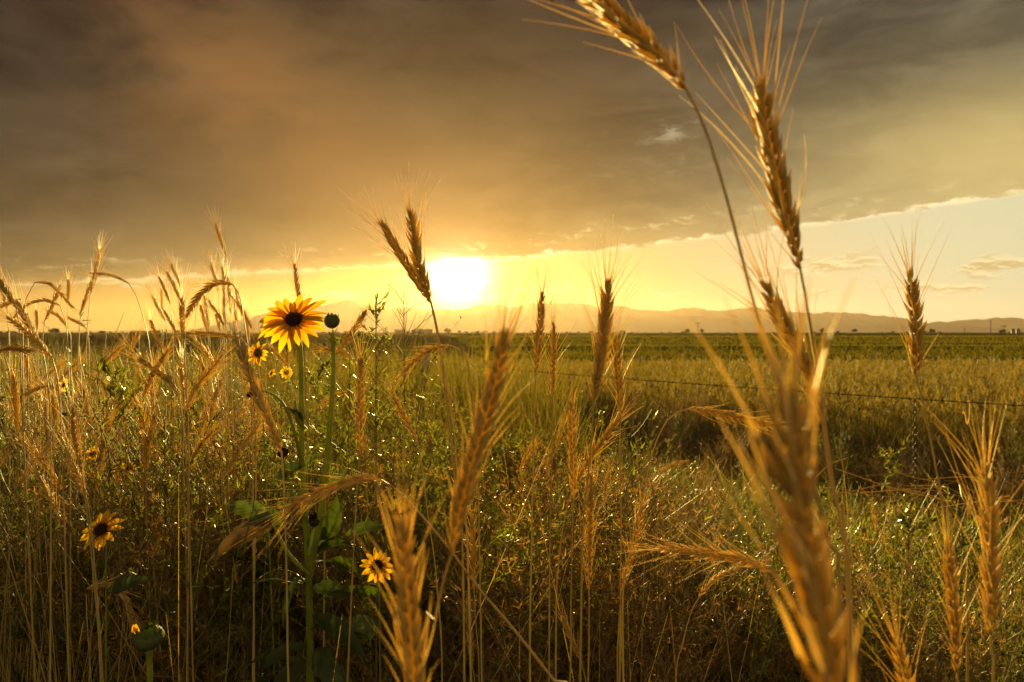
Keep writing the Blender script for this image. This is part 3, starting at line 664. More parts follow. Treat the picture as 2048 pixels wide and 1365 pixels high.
for p0, p1, w, mt, dz in [((548, 1045), (408, 1112), 24, 'rustleaf', -.04), ((545, 1040), (438, 1000), 20, 'sfleaf', .03), ((612, 850), (556, 802), 17, 'sfleaf', -.02),
        ((640, 1080), (688, 985), 24, 'sfleaf', -.03), ((630, 1110), (735, 1074), 18, 'sfleaf', -.05), ((690, 1072), (785, 1042), 14, 'sfleaf', .05), ((626, 1120), (660, 1020), 22, 'sfleaf', .04),
        ((615, 1170), (480, 1160), 20, 'sfleaf', .02), ((600, 1215), (500, 1290), 26, 'sfleaf', -.05), ((625, 1130), (728, 1130), 26, 'sfleaf', .08), ((622, 1180), (715, 1190), 22, 'sfleaf', .05),
        ((625, 1230), (740, 1310), 24, 'sfleaf', -.03), ((620, 1260), (760, 1265), 22, 'sfleaf', .04), ((615, 1290), (490, 1345), 19, 'sfleaf', .05), ((630, 1300), (700, 1380), 26, 'sfleaf', -.06),
        ((607, 930), (535, 965), 15, 'sfleaf', -.02), ((565, 1050), (500, 1010), 18, 'sfleaf', .05), ((648, 985), (705, 925), 9, 'sfleaf', .03), ((606, 935), (640, 905), 8, 'sfleaf', .0),
        ((610, 1140), (555, 1250), 20, 'sfleaf', -.08), ((640, 1200), (800, 1180), 20, 'sfleaf', .12), ((600, 1320), (560, 1420), 30, 'sfleaf', -.1), ((668, 690), (650, 672), 5, 'sfleaf', .0)]:
    px_leaf(p0, p1, w, mt, dz, label='rust coloured curling leaf' if mt == 'rustleaf' else None)
for p0, p1 in (((618, 1150), (545, 1045)), ((618, 1050), (566, 915)), ((612, 860), (590, 800))):
    q = catmull([P(*p0, d0), P((p0[0] + p1[0]) / 2 - 6, (p0[1] + p1[1]) / 2 + 8, d0 - .01), P(*p1, d0 - .01)], 20)
    MB().add(*tube(q, np.linspace(.003, .0018, 20), 7), .5).build('side_stem', 'sfstem', plant, G)
for (bx, by, br) in ((566, 905, 11), (632, 1040, 14), (500, 790, 6)):
    bb = bud_geo(P(bx, by, d0 - .01), (-.3, -.3, .8), br / F * d0, rng, 10, .9, .7).build('bud', 'disc', plant, G); bb['label'] = 'dark spent flower bud'
q = catmull([P(604, 930, d0), P(585, 850, d0 - .02), P(560, 800, d0 - .02), P(525, 782, d0 - .01), P(500, 788, d0 - .01)], 24)
MB().add(*tube(q, np.linspace(.0026, .0015, 24), 7), .6).build('side_stem', 'sfstem', plant, G)

def sunflower(px, py, d, rpx, npet, label, nrmv=(0, -.8, .5), bend=0, sep=False, pl=None, nleaf=3, group='small sunflowers scattered on the left'):
    rg = np.random.RandomState(int(px * 3 + py)); c = P(px, py, d)
    g = np.array([c[0] + bend, d + .03, 0]); g[2] = float(gz(g[0], g[1])) - .01
    root = thing('sunflower', tuple(g), label, 'sunflower', group)
    s = catmull([g, g * .5 + c * .5 + [bend * .3, .01, 0], c + [0, .012, -.03], c + [0, .004, -.002]], 34)
    rad = rpx / F * d; r = rad * .30
    MB().add(*tube(s, np.linspace(r * .28, r * .13, 34), 7), .6).build('stem', 'sfstem', root, g)
    flower_head(root, c, nrmv, r, rad * .74, rad * .16 * (13 / npet) ** .5, npet, rg, g, sep)
    for k in range(nleaf):
        b = s[int(len(s) * rg.uniform(.4, .88))]; a = rg.uniform(0, 6.28); L = rg.uniform(.04, .08)
        MB().add(*leaf_geo(b, b + [math.cos(a) * L, math.sin(a) * L, rg.uniform(-.01, .03)], L * .25, rg), rg.uniform(0, 1)).build('leaf', 'sfleaf', root, g)
    return root
sunflower(203, 1060, 1.05, 44, 12, 'yellow sunflower with dark centre low among the stalks at lower left', (.02, -.85, .6), -.01, True, group=None)
sunflower(128, 771, 1.9, 17, 13, 'small sunflower highest in the stand at the left edge', (-.3, -.7, .3))
sunflower(573, 745, 2.0, 14, 15, 'small round sunflower right under the large open one', (0, -.9, .2))
sunflower(543, 747, 2.1, 11, 12, 'small sunflower half turned away beside the round one', (-.5, -.6, .3))
sunflower(295, 859, 1.7, 20, 16, 'small sunflower seen edge on in the middle of the left stand', (0, -.35, .9))
sunflower(186, 908, 1.6, 17, 12, 'small sunflower with narrow petals above the lower one', (.1, -.8, .5))
sunflower(257, 937, 1.6, 16, 12, 'small ragged sunflower right of the narrow petalled one', (.1, -.9, .3))
sunflower(103, 973, 1.5, 19, 12, 'small sunflower facing upward left of the lower one', (-.1, -.3, .9))
sunflower(267, 977, 1.7, 11, 9, 'tiny sunflower just below the ragged one', (.1, -.5, .8))
sunflower(395, 998, 1.8, 8, 8, 'tiny half hidden sunflower left of the rusty leaf', (.6, -.6, .3))
sunflower(203, 850, 2.0, 8, 9, 'tiny orange sunflower above the narrow petalled one', (0, -.4, .9))
sunflower(755, 1132, .95, 37, 14, 'sunflower partly hidden by the blurred ear at bottom centre', (.25, -.75, .45), 0, True, group=None)
sunflower(516, 706, .98, 27, 15, 'sunflower turned away under the left of the large open one', (-.85, .42, .15), .02, True, group=None)
def bud_plant(px, py, d, rpx, label, mat, petals=0, group=None, n=(0, -.25, 1)):
    rg = np.random.RandomState(px); c = P(px, py, d); g = np.array([c[0] + .003, d + .02, float(gz(c[0], d)) - .01]); r = rpx / F * d
    root = thing('sunflower_bud', tuple(g), label, 'flower bud', group)
    s = catmull([g, g * .5 + c * .5 + [.004, 0, 0], c + [0, 0, -r * .8]], 24)
    MB().add(*tube(s, np.linspace(r * .26, r * .2, 24), 8), .6).build('stem', 'sfstem', root, g)
    h = bud_geo(c, n, r, rg, 14, .82, .75).build('bud', mat, root, g)
    if petals:
        a, b, nn = axes(n)
        for k in range(petals): MB().add(*petal_geo(c + a * r * (-.75) + nn * r * (.3 + .1 * k), nrm(nn - a * (.5 - .5 * k)), nrm(-b), r * .75, r * .25, rg), .5).build('petal', 'petal', h, g)
bud_plant(298, 1276, .72, 28, 'closed round green sunflower bud with one orange petal at lower left', 'bud', 2)
bud_plant(291, 1010, 1.6, 9, 'dark seed head between the tiny sunflower and the lower flower', 'disc')
bud_plant(36, 795, 1.7, 6, 'small dark seed head near the left edge', 'disc')
bud_plant(138, 788, 1.8, 6, 'small dark seed head just under the highest small sunflower', 'disc')

# ------------------------------------------------------------------ bushy weeds
def bush_parts(h, r, rng, nstem=12, ntwig=150, nleaf=2600, leafl=.011, leafw=.0013, twigl=.26, up=.7):
    # stems
    a = rng.uniform(0, 6.28, nstem); lean = rng.uniform(.05, 1, nstem) ** .6 * r / h
    D = np.stack([np.cos(a) * lean, np.sin(a) * lean, np.ones(nstem)], 1); L = h * rng.uniform(.65, 1, nstem)
    B = np.stack([np.cos(a), np.sin(a), np.zeros(nstem)], 1) * .01
    Dn = nrm(D); bend = rng.normal(0, .12, (nstem, 3))
    V, Fc, m = strands(B, Dn, L, .0022, bend, 6, 4, .3)
    st = MB().add(V, Fc, .5)
    k = rng.randint(0, nstem, ntwig); t = rng.uniform(.15, 1, ntwig)
    tb = B[k] + Dn[k] * (L[k] * t)[:, None] + bend[k] * (L[k] * t ** 2)[:, None]
    aa = rng.uniform(0, 6.28, ntwig)
    td = nrm(Dn[k] * up + np.stack([np.cos(aa), np.sin(aa), rng.uniform(-.1, .5, ntwig)], 1) * .8)
    tl = h * twigl * rng.uniform(.4, 1.1, ntwig) * (1.15 - t * .7); tbend = rng.normal(0, .15, (ntwig, 3)) + [0, 0, .15]
    V, Fc, m = strands(tb, td, tl, .0009, tbend, 4, 3, .3); st.add(V, Fc, .7)
    k = rng.randint(0, ntwig, nleaf); t = rng.uniform(.08, 1, nleaf)
    lb = tb[k] + td[k] * (tl[k] * t)[:, None] + tbend[k] * (tl[k] * t ** 2)[:, None]
    ld = nrm(td[k] * .7 + nrm(rng.normal(0, 1, (nleaf, 3))) * .9 + [0, 0, .2])
    V, Fc, m = strands(lb, ld, leafl * rng.uniform(.5, 1.4, nleaf), leafw, rng.normal(0, .2, (nleaf, 3)), 2, 2, .1, nrm(rng.normal(size=(nleaf, 3))))
    lf = MB().add(V, Fc, np.repeat(rng.uniform(0, 1, nleaf), m))
    return st, lf
def bush_proto(seed, name, mat, **kw):
    rg = np.random.RandomState(seed); st, lf = bush_parts(rng=rg, **kw)
    root = thing(name, (0, 0, 0), 'weed', 'weed'); st.build('stems', 'twig', root); lf.build('foliage', mat, root)
    return root
BP = {
 'fine': [bush_proto(1, 'weed_bush', 'weed', h=.8, r=.35, nstem=16, ntwig=330, nleaf=7000, leafl=.013, leafw=.0012, twigl=.3),
          bush_proto(2, 'weed_bush', 'weeddry', h=.8, r=.4, nstem=14, ntwig=420, nleaf=5200, leafl=.012, leafw=.0011, twigl=.34),
          bush_proto(3, 'weed_bush', 'weed', h=.75, r=.3, nstem=12, ntwig=300, nleaf=6500, leafl=.015, leafw=.0015)],
 'leafy': [bush_proto(4, 'leafy_weed', 'weed', h=.6, r=.16, nstem=7, ntwig=110, nleaf=2600, leafl=.020, leafw=.0028, twigl=.2),
           bush_proto(5, 'leafy_weed', 'weed', h=.55, r=.2, nstem=9, ntwig=120, nleaf=3000, leafl=.017, leafw=.0024, twigl=.2)],
}
bused = set()
def place_bush(kind, x, y, s, label, group, name='weed', k=None, sz=1.0):
    k = rs.randrange(len(BP[kind])) if k is None else k
    p = BP[kind][k]; o = p if (kind, k) not in bused else copy_tree(p); bused.add((kind, k))
    o.location = (x, y, float(gz(x, y)) - .01); o.rotation_euler = (rs.uniform(-.06, .06), rs.uniform(-.06, .06), rs.uniform(0, 6.28)); o.scale = (s, s, s * sz)
    tag(o, label, 'weed', group)
def top_y(px):   # height of the brush skyline in the photo, in pixels
    return float(np.interp(px, [0, 500, 680, 760, 900, 1000, 1150, 1300, 1450, 1600, 1750, 2048], [760, 760, 700, 690, 715, 740, 765, 800, 880, 960, 1040, 1080]))
for i in range(95):
    px = rs.uniform(620, 1700); d = rs.uniform(1.25, 3.6)
    x = (px - 1024) / F * d
    t = (x - FA[0]) * FN[0] + (d - FA[1]) * FN[1]
    if t > -.15: continue
    z = CAMZ - (top_y(px) + rs.uniform(0, 130) - HOR) / F * d
    if z < .18: continue
    place_bush('fine', x, d, min(z / .98, 1.0), 'bushy fine leaved weed in the tangled brush in the middle', 'weeds in the middle brush', k=rs.choice([0, 1, 1, 2]))
for i in range(34):
    px = rs.uniform(1450, 2080); d = rs.uniform(1.3, 2.9)
    x = (px - 1024) / F * d
    t = (x - FA[0]) * FN[0] + (d - FA[1]) * FN[1]
    if t > -.2: continue
    z = CAMZ - (max(top_y(px), 1000) + rs.uniform(0, 160) - HOR) / F * d
    if z < .12: continue
    place_bush(rs.choice(['fine', 'leafy']), x, d, z / .7, 'low bushy weed in the dark ground at the lower right', 'weeds at the lower right')
for i in range(34):
    t_ = rs.uniform(-1.2, 4.2); n_ = rs.uniform(.25, 1.9); q = FA + FD * t_ + FN * n_
    if q[0] < .9 and i % 2: continue
    place_bush('fine', q[0], q[1], rs.uniform(.4, .75), 'rusty weed beyond the wire', 'weeds just beyond the barbed wire', k=rs.choice([1, 1, 0]))
for i in range(135):
    px = rs.uniform(-40, 640); d = rs.uniform(1.3, 4.6)
    x = (px - 1024) / F * d
    z = CAMZ - (rs.uniform(745, 1050) - HOR) / F * d
    if z < .12: continue
    place_bush(rs.choice(['leafy', 'leafy', 'fine']), x, d, min(z / .74, 1.12), 'green weed growing between the stalks on the left', 'weeds between the left stalks')
for i in range(46):
    px = rs.uniform(-40, 1000); d = rs.uniform(4.2, 8.5)
    x = (px - 1024) / F * d
    t = (x - FA[0]) * FN[0] + (d - FA[1]) * FN[1]
    if -.1 < t < .1: continue
    place_bush('fine' if i % 3 else 'leafy', x, d, rs.uniform(.7, 1.15), 'bushy weed farther back below the horizon on the left', 'weeds farther back on the left')
# feathery weed spikes against the glow
def spike(px, top, d, label, leafl=.016, leafw=.0028, n=420, tw=26, w=.06, bare=False, t0=.5):
    rg = np.random.RandomState(px); b = P(px, 900, d); b[2] = float(gz(b[0], d)) - .01; tz = CAMZ - (top - HOR) / F * d - b[2]
    root = thing('weed_spike', tuple(b), label, 'weed')
    s = catmull([(0, 0, 0), (rg.normal(0, .015), 0, tz * .5), (0, 0, tz)], 30)
    st = MB().add(*tube(s, np.linspace(.0024, .0008, 30), 5), .5)
    t = rg.uniform(t0, .985, tw)
    tb = np.stack([np.interp(t, np.linspace(0, 1, 30), s[:, k]) for k in range(3)], 1); a = rg.uniform(0, 6.28, tw)
    td = nrm(np.stack([np.cos(a), np.sin(a) * .6, rg.uniform(.6, 1.4, tw)], 1)); tl = w * (1.5 - (t - t0) / (1 - t0)) * rg.uniform(.6, 1.3, tw)
    V, Fc, m = strands(tb, td, tl, .0009, rg.normal(0, .15, (tw, 3)), 4, 3, .4); st.add(V, Fc, .6); st.build('stem', 'twig', root)
    if n:
        k = rg.randint(0, tw, n); q = rg.uniform(.0, 1, n) ** .6; lb = tb[k] + td[k] * (tl[k] * q)[:, None]
        ld = nrm(td[k] * .6 + rg.normal(0, .6, (n, 3)) + [0, 0, .3])
        V, Fc, m = strands(lb, ld, leafl * rg.uniform(.5, 1.2, n), leafw, rg.normal(0, .25, (n, 3)), 2, 2, .1, nrm(rg.normal(size=(n, 3))))
        MB().add(V, Fc, np.repeat(rg.uniform(0, 1, n), m)).build('foliage', 'weed', root)
spike(752, 588, 1.2, 'leafy weed spike standing against the glow left of the sun', n=300, tw=34, t0=.78, w=.045, leafl=.011, leafw=.0016)
spike(808, 585, 1.3, 'bare branching weed just left of the two crossing ears', n=0, tw=22, w=.085, bare=True, t0=.80)
spike(222, 712, 1.7, 'tall green leafy weed right of the narrow stand at left', n=700, tw=40, leafl=.02)
spike(640, 690, 1.5, 'leafy weed between the sunflower stem and the bud stem', n=300)
spike(700, 668, 1.4, 'twiggy weed rising right of the green bud', n=240, tw=34, w=.12)
spike(1820, 1010, 1.5, 'leafy weed in front of the twisted wire stay', n=900, tw=60, w=.09, leafl=.012, leafw=.002)
spike(1262, 830, 1.6, 'tall twiggy weed right of the slim dark ear', n=60, tw=30, w=.16, bare=True)

# ------------------------------------------------------------------ uncountable growth
def scatter(n, xr, yr, rg, cond=None, persp=True):
    d = yr[0] * (yr[1] / yr[0]) ** rg.uniform(0, 1, n) if persp else rg.uniform(*yr, n)
    x = (rg.uniform(*xr, n) - 1024) / F * d
    if cond is not None: k = cond(x, d); x, d = x[k], d[k]
    return x, d
def patches(x, y, sc=1.0): return .5 + .5 * np.sin(x * 1.7 * sc + 2.1 * np.sin(y * .9 * sc)) * np.sin(y * 1.3 * sc + 1.3 * np.sin(x * .8 * sc))
ft = lambda x, y: (x - FA[0]) * FN[0] + (y - FA[1]) * FN[1]
rg = np.random.RandomState(21)
# leafless straw behind the counted stalks
x, y = scatter(1700, (-80, 560), (1.15, 4.5), rg)
pxx = x / y * F + 1024; k = rg.uniform(size=len(x)) < np.where(y < 2.3, np.interp(pxx, [-80, 170, 230, 400, 440, 560], [1, .9, .06, .06, .35, .25]), .75); x, y = x[k], y[k]; n = len(x)
D = np.stack([rg.normal(0, .10, n), rg.normal(0, .08, n), np.ones(n)], 1)
V, Fc, m = strands(np.stack([x, y, gz(x, y)], 1), D, rg.uniform(.35, .92, n), rg.uniform(.0007, .0015, n), rg.normal(0, .13, (n, 3)), 6, 4, .4)
tag(MB().add(V, Fc, np.repeat(rg.uniform(0, 1, n), m)).build('dry_straw', 'straw'), kind='stuff', label='mass of thin dry straw standing between the rye stalks', cat='straw')
# low ground cover
mb = MB()
x, y = scatter(60000, (-120, 2170), (.75, 5.5), rg); k = rg.uniform(size=len(x)) < .35 + .65 * patches(x, y); x, y = x[k], y[k]; n = len(x)
D = np.stack([rg.normal(0, .5, n), rg.normal(0, .5, n), np.ones(n)], 1)
V, Fc, m = strands(np.stack([x, y, gz(x, y)], 1), D, rg.uniform(.04, .22, n), rg.uniform(.0010, .0030, n), rg.normal(0, .3, (n, 3)), 3, 2, .1)
mb.add(V, Fc, np.repeat(rg.uniform(0, 1, n), m))
tag(mb.build('low_grass', 'greengrass'), kind='stuff', label='low dark green grass covering the near ground', cat='grass')
mb = MB()
x, y = scatter(16000, (-120, 2170), (.8, 8), rg); n = len(x)
D = np.stack([rg.normal(0, .45, n), rg.normal(0, .45, n), np.ones(n)], 1)
V, Fc, m = strands(np.stack([x, y, gz(x, y)], 1), D, rg.uniform(.08, .45, n) * np.where(x > .4, .6, 1), rg.uniform(.0006, .0014, n), rg.normal(0, .45, (n, 3)), 5, 2, .1)
mb.add(V, Fc, np.repeat(rg.uniform(0, 1, n), m))
tag(mb.build('dry_grass', 'drygrass'), kind='stuff', label='tangle of thin dry grass blades through the weeds', cat='grass')
# litter lying on the soil
x, y = scatter(4000, (-120, 2170), (.9, 4), rg); n = len(x)
D = np.stack([rg.normal(0, 1, n), rg.normal(0, 1, n), rg.normal(.03, .05, n)], 1)
V, Fc, m = strands(np.stack([x, y, gz(x, y) + .012], 1), D, rg.uniform(.02, .16, n), .0009, None, 2, 3, .5)
tag(MB().add(V, Fc, np.repeat(rg.uniform(0, 1, n), m)).build('straw_litter', 'drygrass'), kind='stuff', label='broken straw lying on the dark soil', cat='straw')
# taller green and dry grass behind the stand on the left and up to the fence
mb, mg = MB(), MB()
for (cnt, hr, mbb) in ((30000, (.3, .78), mg), (9000, (.35, .85), mb)):
    x, y = scatter(cnt, (-100, 1150), (3.4, 17), rg, lambda x, y: (ft(x, y) < 3.5) | (x < -1)); n = len(x)
    D = np.stack([rg.normal(0, .2, n), rg.normal(0, .2, n), np.ones(n)], 1)
    hh = rg.uniform(*hr, n) * (.55 + .6 * patches(x, y, .6))
    V, Fc, m = strands(np.stack([x, y, gz(x, y)], 1), D, hh, .0012 + y * .00035, rg.normal(0, .25, (n, 3)), 4, 2, .1)
    mbb.add(V, Fc, np.repeat(rg.uniform(0, 1, n), m))
tag(mg.build('meadow_grass', 'meadow'), kind='stuff', label='green meadow grass behind the rye on the left', cat='grass')
tag(mb.build('meadow_straw', 'pasture'), kind='stuff', label='straw coloured meadow grass behind the rye on the left', cat='grass')
# pasture beyond the wire, with seed plumes
mb, mp = MB(), MB()
x, y = scatter(52000, (900, 2170), (3.2, 28), rg, lambda x, y: ft(x, y) > .1); n = len(x)
low = (ft(x, y) < 4.0)
D = np.stack([rg.normal(0, .22, n), rg.normal(0, .2, n), np.ones(n)], 1)
hh = rg.uniform(.12, .40, n) * np.clip(ft(x, y) / 7.0, .30, 1) * np.interp(y, [12, 20], [1, .45]) * (.6 + .55 * patches(x, y))
V, Fc, m = strands(np.stack([x, y, gz(x, y)], 1), D, hh, .0012 + y * .00032, rg.normal(0, .25, (n, 3)), 3, 2, .1)
mb.add(V, Fc, np.repeat(np.where(low, rg.uniform(0, .5, n), rg.uniform(.1, 1, n)), m))
tag(mb.build('pasture_grass', 'meadow'), kind='stuff', label='rough green grass on the far side of the barbed wire', cat='grass')
x, y = scatter(17000, (860, 2170), (5.0, 20), rg, lambda x, y: ft(x, y) > 2.2); n = len(x)
k = rg.uniform(size=n) < .25 + .75 * patches(x, y, .8); x, y = x[k], y[k]; n = len(x)
D = np.stack([rg.normal(0, .14, n), rg.normal(0, .12, n), np.ones(n)], 1); hh = rg.uniform(.22, .52, n) * np.interp(y, [14, 20], [1, .5])
bend = rg.normal(0, .15, (n, 3)); B = np.stack([x, y, gz(x, y)], 1)
V, Fc, m = strands(B, D, hh, .0007 + y * .00012, bend, 3, 2, .5); mp.add(V, Fc, np.repeat(rg.uniform(.3, 1, n), m))
tipp = B + nrm(D) * hh[:, None] * .8 + bend * (hh * .64)[:, None]
for q in range(5):
    V, Fc, m = strands(tipp + rg.normal(0, .006, (n, 3)) + [0, 0, .012 * q], nrm(D + rg.normal(0, .45, (n, 3))), rg.uniform(.03, .06, n), .003 + y * .0002, None, 2, 2, .1)
    mp.add(V, Fc, np.repeat(rg.uniform(.5, 1, n), m))
tag(mp.build('seeding_grass', 'pasture'), kind='stuff', label='pale seeding grass in a band before the green field', cat='grass')
# edge of crop and crop rows
mb = MB()
x, y = scatter(90000, (700, 2250), (27, 170), rg, lambda x, y: x > -.10 * y + 1.5); n = len(x)
D = np.stack([rg.normal(0, .35, n), rg.normal(0, .3, n), np.ones(n)], 1)
y = np.round(y / .75) * .75 + rg.normal(0, .10, n)
V, Fc, m = strands(np.stack([x, y, np.interp(y, [27, 38], [0, .12])], 1), D, rg.uniform(.12, .30, n) * (.8 + .3 * np.sin(y * .7) * np.sin(x * .05 + y)), .004 + y * .0005, rg.normal(0, .3, (n, 3)), 2, 2, .1)
mb.add(V, Fc, np.repeat(rg.uniform(0, .7, n) + .3 * (np.sin(np.repeat(y, 1) * .9) > .5), m))
tag(mb.build('crop_plants', 'crop'), kind='stuff', label='rows of leafy green crop in the flat field', cat='crop')
# fallen twigs by the twisted wire stay
mb = MB()
for k in range(46):
    a = P(rs.uniform(1560, 2060), rs.uniform(960, 1060), rs.uniform(2.6, 3.4)); a[2] = max(a[2], float(gz(a[0], a[1])) + .02)
    v = np.array([rs.uniform(-.5, .5), rs.uniform(-.2, .2), rs.uniform(-.12, .16)])
    mid = a + v * .5 + [rs.uniform(-.04, .04), 0, rs.uniform(-.03, .05)]
    mb.add(*tube(catmull([a, mid, a + v], 10), np.linspace(.0022, .0010, 10) * rs.uniform(.6, 1.5), 4), rs.random())
tag(mb.build('dead_twigs', 'drygrass'), kind='stuff', label='tangle of dead tumbleweed twigs caught under the fence wire', cat='twigs')

# ------------------------------------------------------------------ fence
def fpt(t, z):  # point along fence, t metres from FA towards far left
    p = FA + FD * t; return np.array([p[0], p[1], z])
wire = thing('barbed_wire', tuple(fpt(-3.2, .70)), 'single strand of dark barbed wire running from the right edge into the field', 'barbed wire')
org = fpt(-3.2, .70)
posts = [-3.2, 5.59, 12.96, 20.4]
ss = np.arange(-3.2, 20.4, .012); zz = np.full(len(ss), .70)
for a, b in zip(posts[:-1], posts[1:]):
    k = (ss >= a) & (ss <= b); u = (ss[k] - a) / (b - a); zz[k] = .715 - .05 * 4 * u * (1 - u)
base = FA[None] + FD[None] * ss[:, None]
for sgn in (0, math.pi):
    ph = ss / .055 * 2 * math.pi + sgn
    p = np.stack([base[:, 0] + FN[0] * .0021 * np.cos(ph), base[:, 1] + FN[1] * .0021 * np.cos(ph), zz + .0021 * np.sin(ph)], 1)
    MB().add(*tube(p, .0021, 5), .3).build('strand', 'wire', wire, org)
for s0 in np.arange(-3.05, 12, .125):
    z0 = float(np.interp(s0, ss, zz)); c = fpt(s0, z0); mb = MB()
    f3 = np.array([FD[0], FD[1], 0])
    for q in range(2):
        v = nrm(np.array([rs.gauss(0, 1), rs.gauss(0, 1), rs.gauss(0, 1)])); v = nrm(v - f3 * np.dot(v, f3))
        cc = c + f3 * (.006 * (q - .5)); V, Fc, m = strands([cc, cc], [v, -v], .016, .0011, None, 1, 4, .2); mb.add(V, Fc)
        th = np.linspace(0, 12.5, 20); w2 = np.cross(f3, v)
        mb.add(*tube(cc + np.cos(th)[:, None] * v * .0045 + np.sin(th)[:, None] * w2 * .0045 + f3 * ((th / 12.5 - .5) * .005)[:, None], .0009, 4))
    if s0 < 6.5: mb.build('barb', 'wire', wire, org)
# twisted stay hanging from the wire
ts = ((1828 - 1024) / F)          # pick the fence point seen at that place
t_st = (ts * FA[1] - FA[0]) / (FD[0] - ts * FD[1]); z_st = float(np.interp(t_st, ss, zz)); o = fpt(t_st, z_st)
stay = thing('wire_stay', tuple(o), 'twisted wire stay hanging straight down from the barbed wire', 'fence wire')
u = np.linspace(0, 1, 220)
for sgn in (0, math.pi):
    ph = u * 2 * math.pi * 8.5 + sgn; am = .0075
    p = np.stack([o[0] + am * np.cos(ph), o[1] - .006 + am * np.sin(ph), z_st + .012 - u * .74], 1)
    MB().add(*tube(p, .0029, 6), .4).build('strand', 'wire', stay, o)
tc_ = ((1936 - 1024) / F); t_c = (tc_ * FA[1] - FA[0]) / (FD[0] - tc_ * FD[1]); o = fpt(t_c, float(np.interp(t_c, ss, zz)))
clip = MB().add(*tube(catmull([o + [-.004, 0, .006], o + [.004, -.006, .004], o + [.004, -.004, -.04], o + [.002, -.004, -.085], o + [-.008, -.004, -.118], o + [-.018, -.004, -.075], o + [-.028, -.004, -.05], o + [-.034, -.004, -.062]], 50), np.interp(np.linspace(0, 1, 50), [0, .5, .62, .75, 1], [.0018, .0018, .0045, .002, .0015]), 6), .9)
co = clip.build('wire_clip', 'awn', None, o); co.location = tuple(o)
tag(co, 'bent pale fence clip dangling from the barbed wire near the right edge', 'wire clip')
def post(t, h, r, mat, label, square=False, lean=0):
    p = fpt(t, 0); p[2] = float(gz(p[0], p[1])) - .3
    n = 14; prof = [(0, 1), (.25, 1), (.5, .97), (.75, .98), (.985, .95), (1, .86), (1.0, .0)]
    V = []; sides = 4 * 4 if square else n
    for z, q in prof:
        for k in range(sides):
            a = 2 * math.pi * (k + .5) / sides; rr = r * q * (1 + .05 * math.sin(a * 3 + z * 9))
            if square: rr *= 1 / max(abs(math.cos(a)), abs(math.sin(a))) ** .8
            V.append((rr * math.cos(a) + lean * z, rr * math.sin(a), z * (h + .3) + .012 * math.sin(a * 2) * (z > .9)))
    i = np.arange(len(prof) - 1)[:, None] * sides; j = np.arange(sides)[None]; k = (j + 1) % sides
    ob = MB().add(np.array(V), np.stack([i + j, i + k, i + sides + k, i + sides + j], -1).reshape(-1, 4)).build('fence_post', mat)
    ob.location = tuple(p); tag(ob, label, 'fence post', 'posts of the wire fence')
post(5.62, .86, .045, 'greywood', 'dark fence post half sunk in the brush below the sun')
post(12.96, .90, .05, 'greywood', 'pale grey thin fence post behind the ears left of the sunflower', lean=.06)
post(20.4, 1.06, .105, 'wood', 'thick dark wooden fence post at horizon height on the left', True)
post(-3.25, .95, .05, 'wood', 'wooden fence post holding the wire just right of the view')

# ------------------------------------------------------------------ ground
def axis_vals(a, b, near, far, step):
    v = list(np.arange(near[0], near[1] + 1e-6, step)); s = step; q = near[1]
    while q < b: s *= 1.22; q = min(q + s, b); v.append(q)
    s = step; q = near[0]
    while q > a: s *= 1.22; q = max(q - s, a); v.insert(0, q)
    return np.array(v)
gx = axis_vals(-4200, 4200, (-6, 6), None, .07); gy = axis_vals(-250, 4300, (-1, 12), None, .07)
X, Y = np.meshgrid(gx, gy); Z = gz(X, Y) + .012 * np.random.RandomState(3).normal(size=X.shape) * (np.hypot(X, Y) < 12)
nx = len(gx); i = np.arange(len(gy) - 1)[:, None] * nx; j = np.arange(nx - 1)[None]
go = MB().add(np.stack([X, Y, Z], -1).reshape(-1, 3), np.stack([i + j, i + j + 1, i + nx + j + 1, i + nx + j], -1).reshape(-1, 4)).build('ground', 'soil')
tag(go, kind='structure')
# closed canopy of the crop field, ridged in rows
fy = np.concatenate([np.arange(26, 120, .25), np.geomspace(120, 4000, 160)])
off = np.concatenate([[0], np.geomspace(1, 3900, 90)])
for nm_, mt_, sg in (('crop_field', 'cropbase', 1), ('stubble_field', 'stubble', -1)):
    O, Y = np.meshgrid(off, fy); X = O * sg - .10 * Y + 1.5 + .8 * np.sin(Y * .05)
    if sg < 0: X = X[:, ::-1]
    rz = np.random.RandomState(8).normal(size=X.shape); near = np.clip(1 - (Y - 26) / 400, 0, 1)
    Z = (.17 if sg > 0 else .13) + near * (.05 * np.sin(Y * 8.37) + .025 * rz + .06 * np.sin(Y * .55 + .4 * np.sin(X * .03)))
    Z = Z * np.clip((Y - 25.9) / 12, 0.02, 1)
    nx = len(off); i = np.arange(len(fy) - 1)[:, None] * nx; j = np.arange(nx - 1)[None]
    tag(MB().add(np.stack([X, Y, Z], -1).reshape(-1, 3), np.stack([i + j, i + j + 1, i + nx + j + 1, i + nx + j], -1).reshape(-1, 4)).build(nm_, mt_), kind='structure')

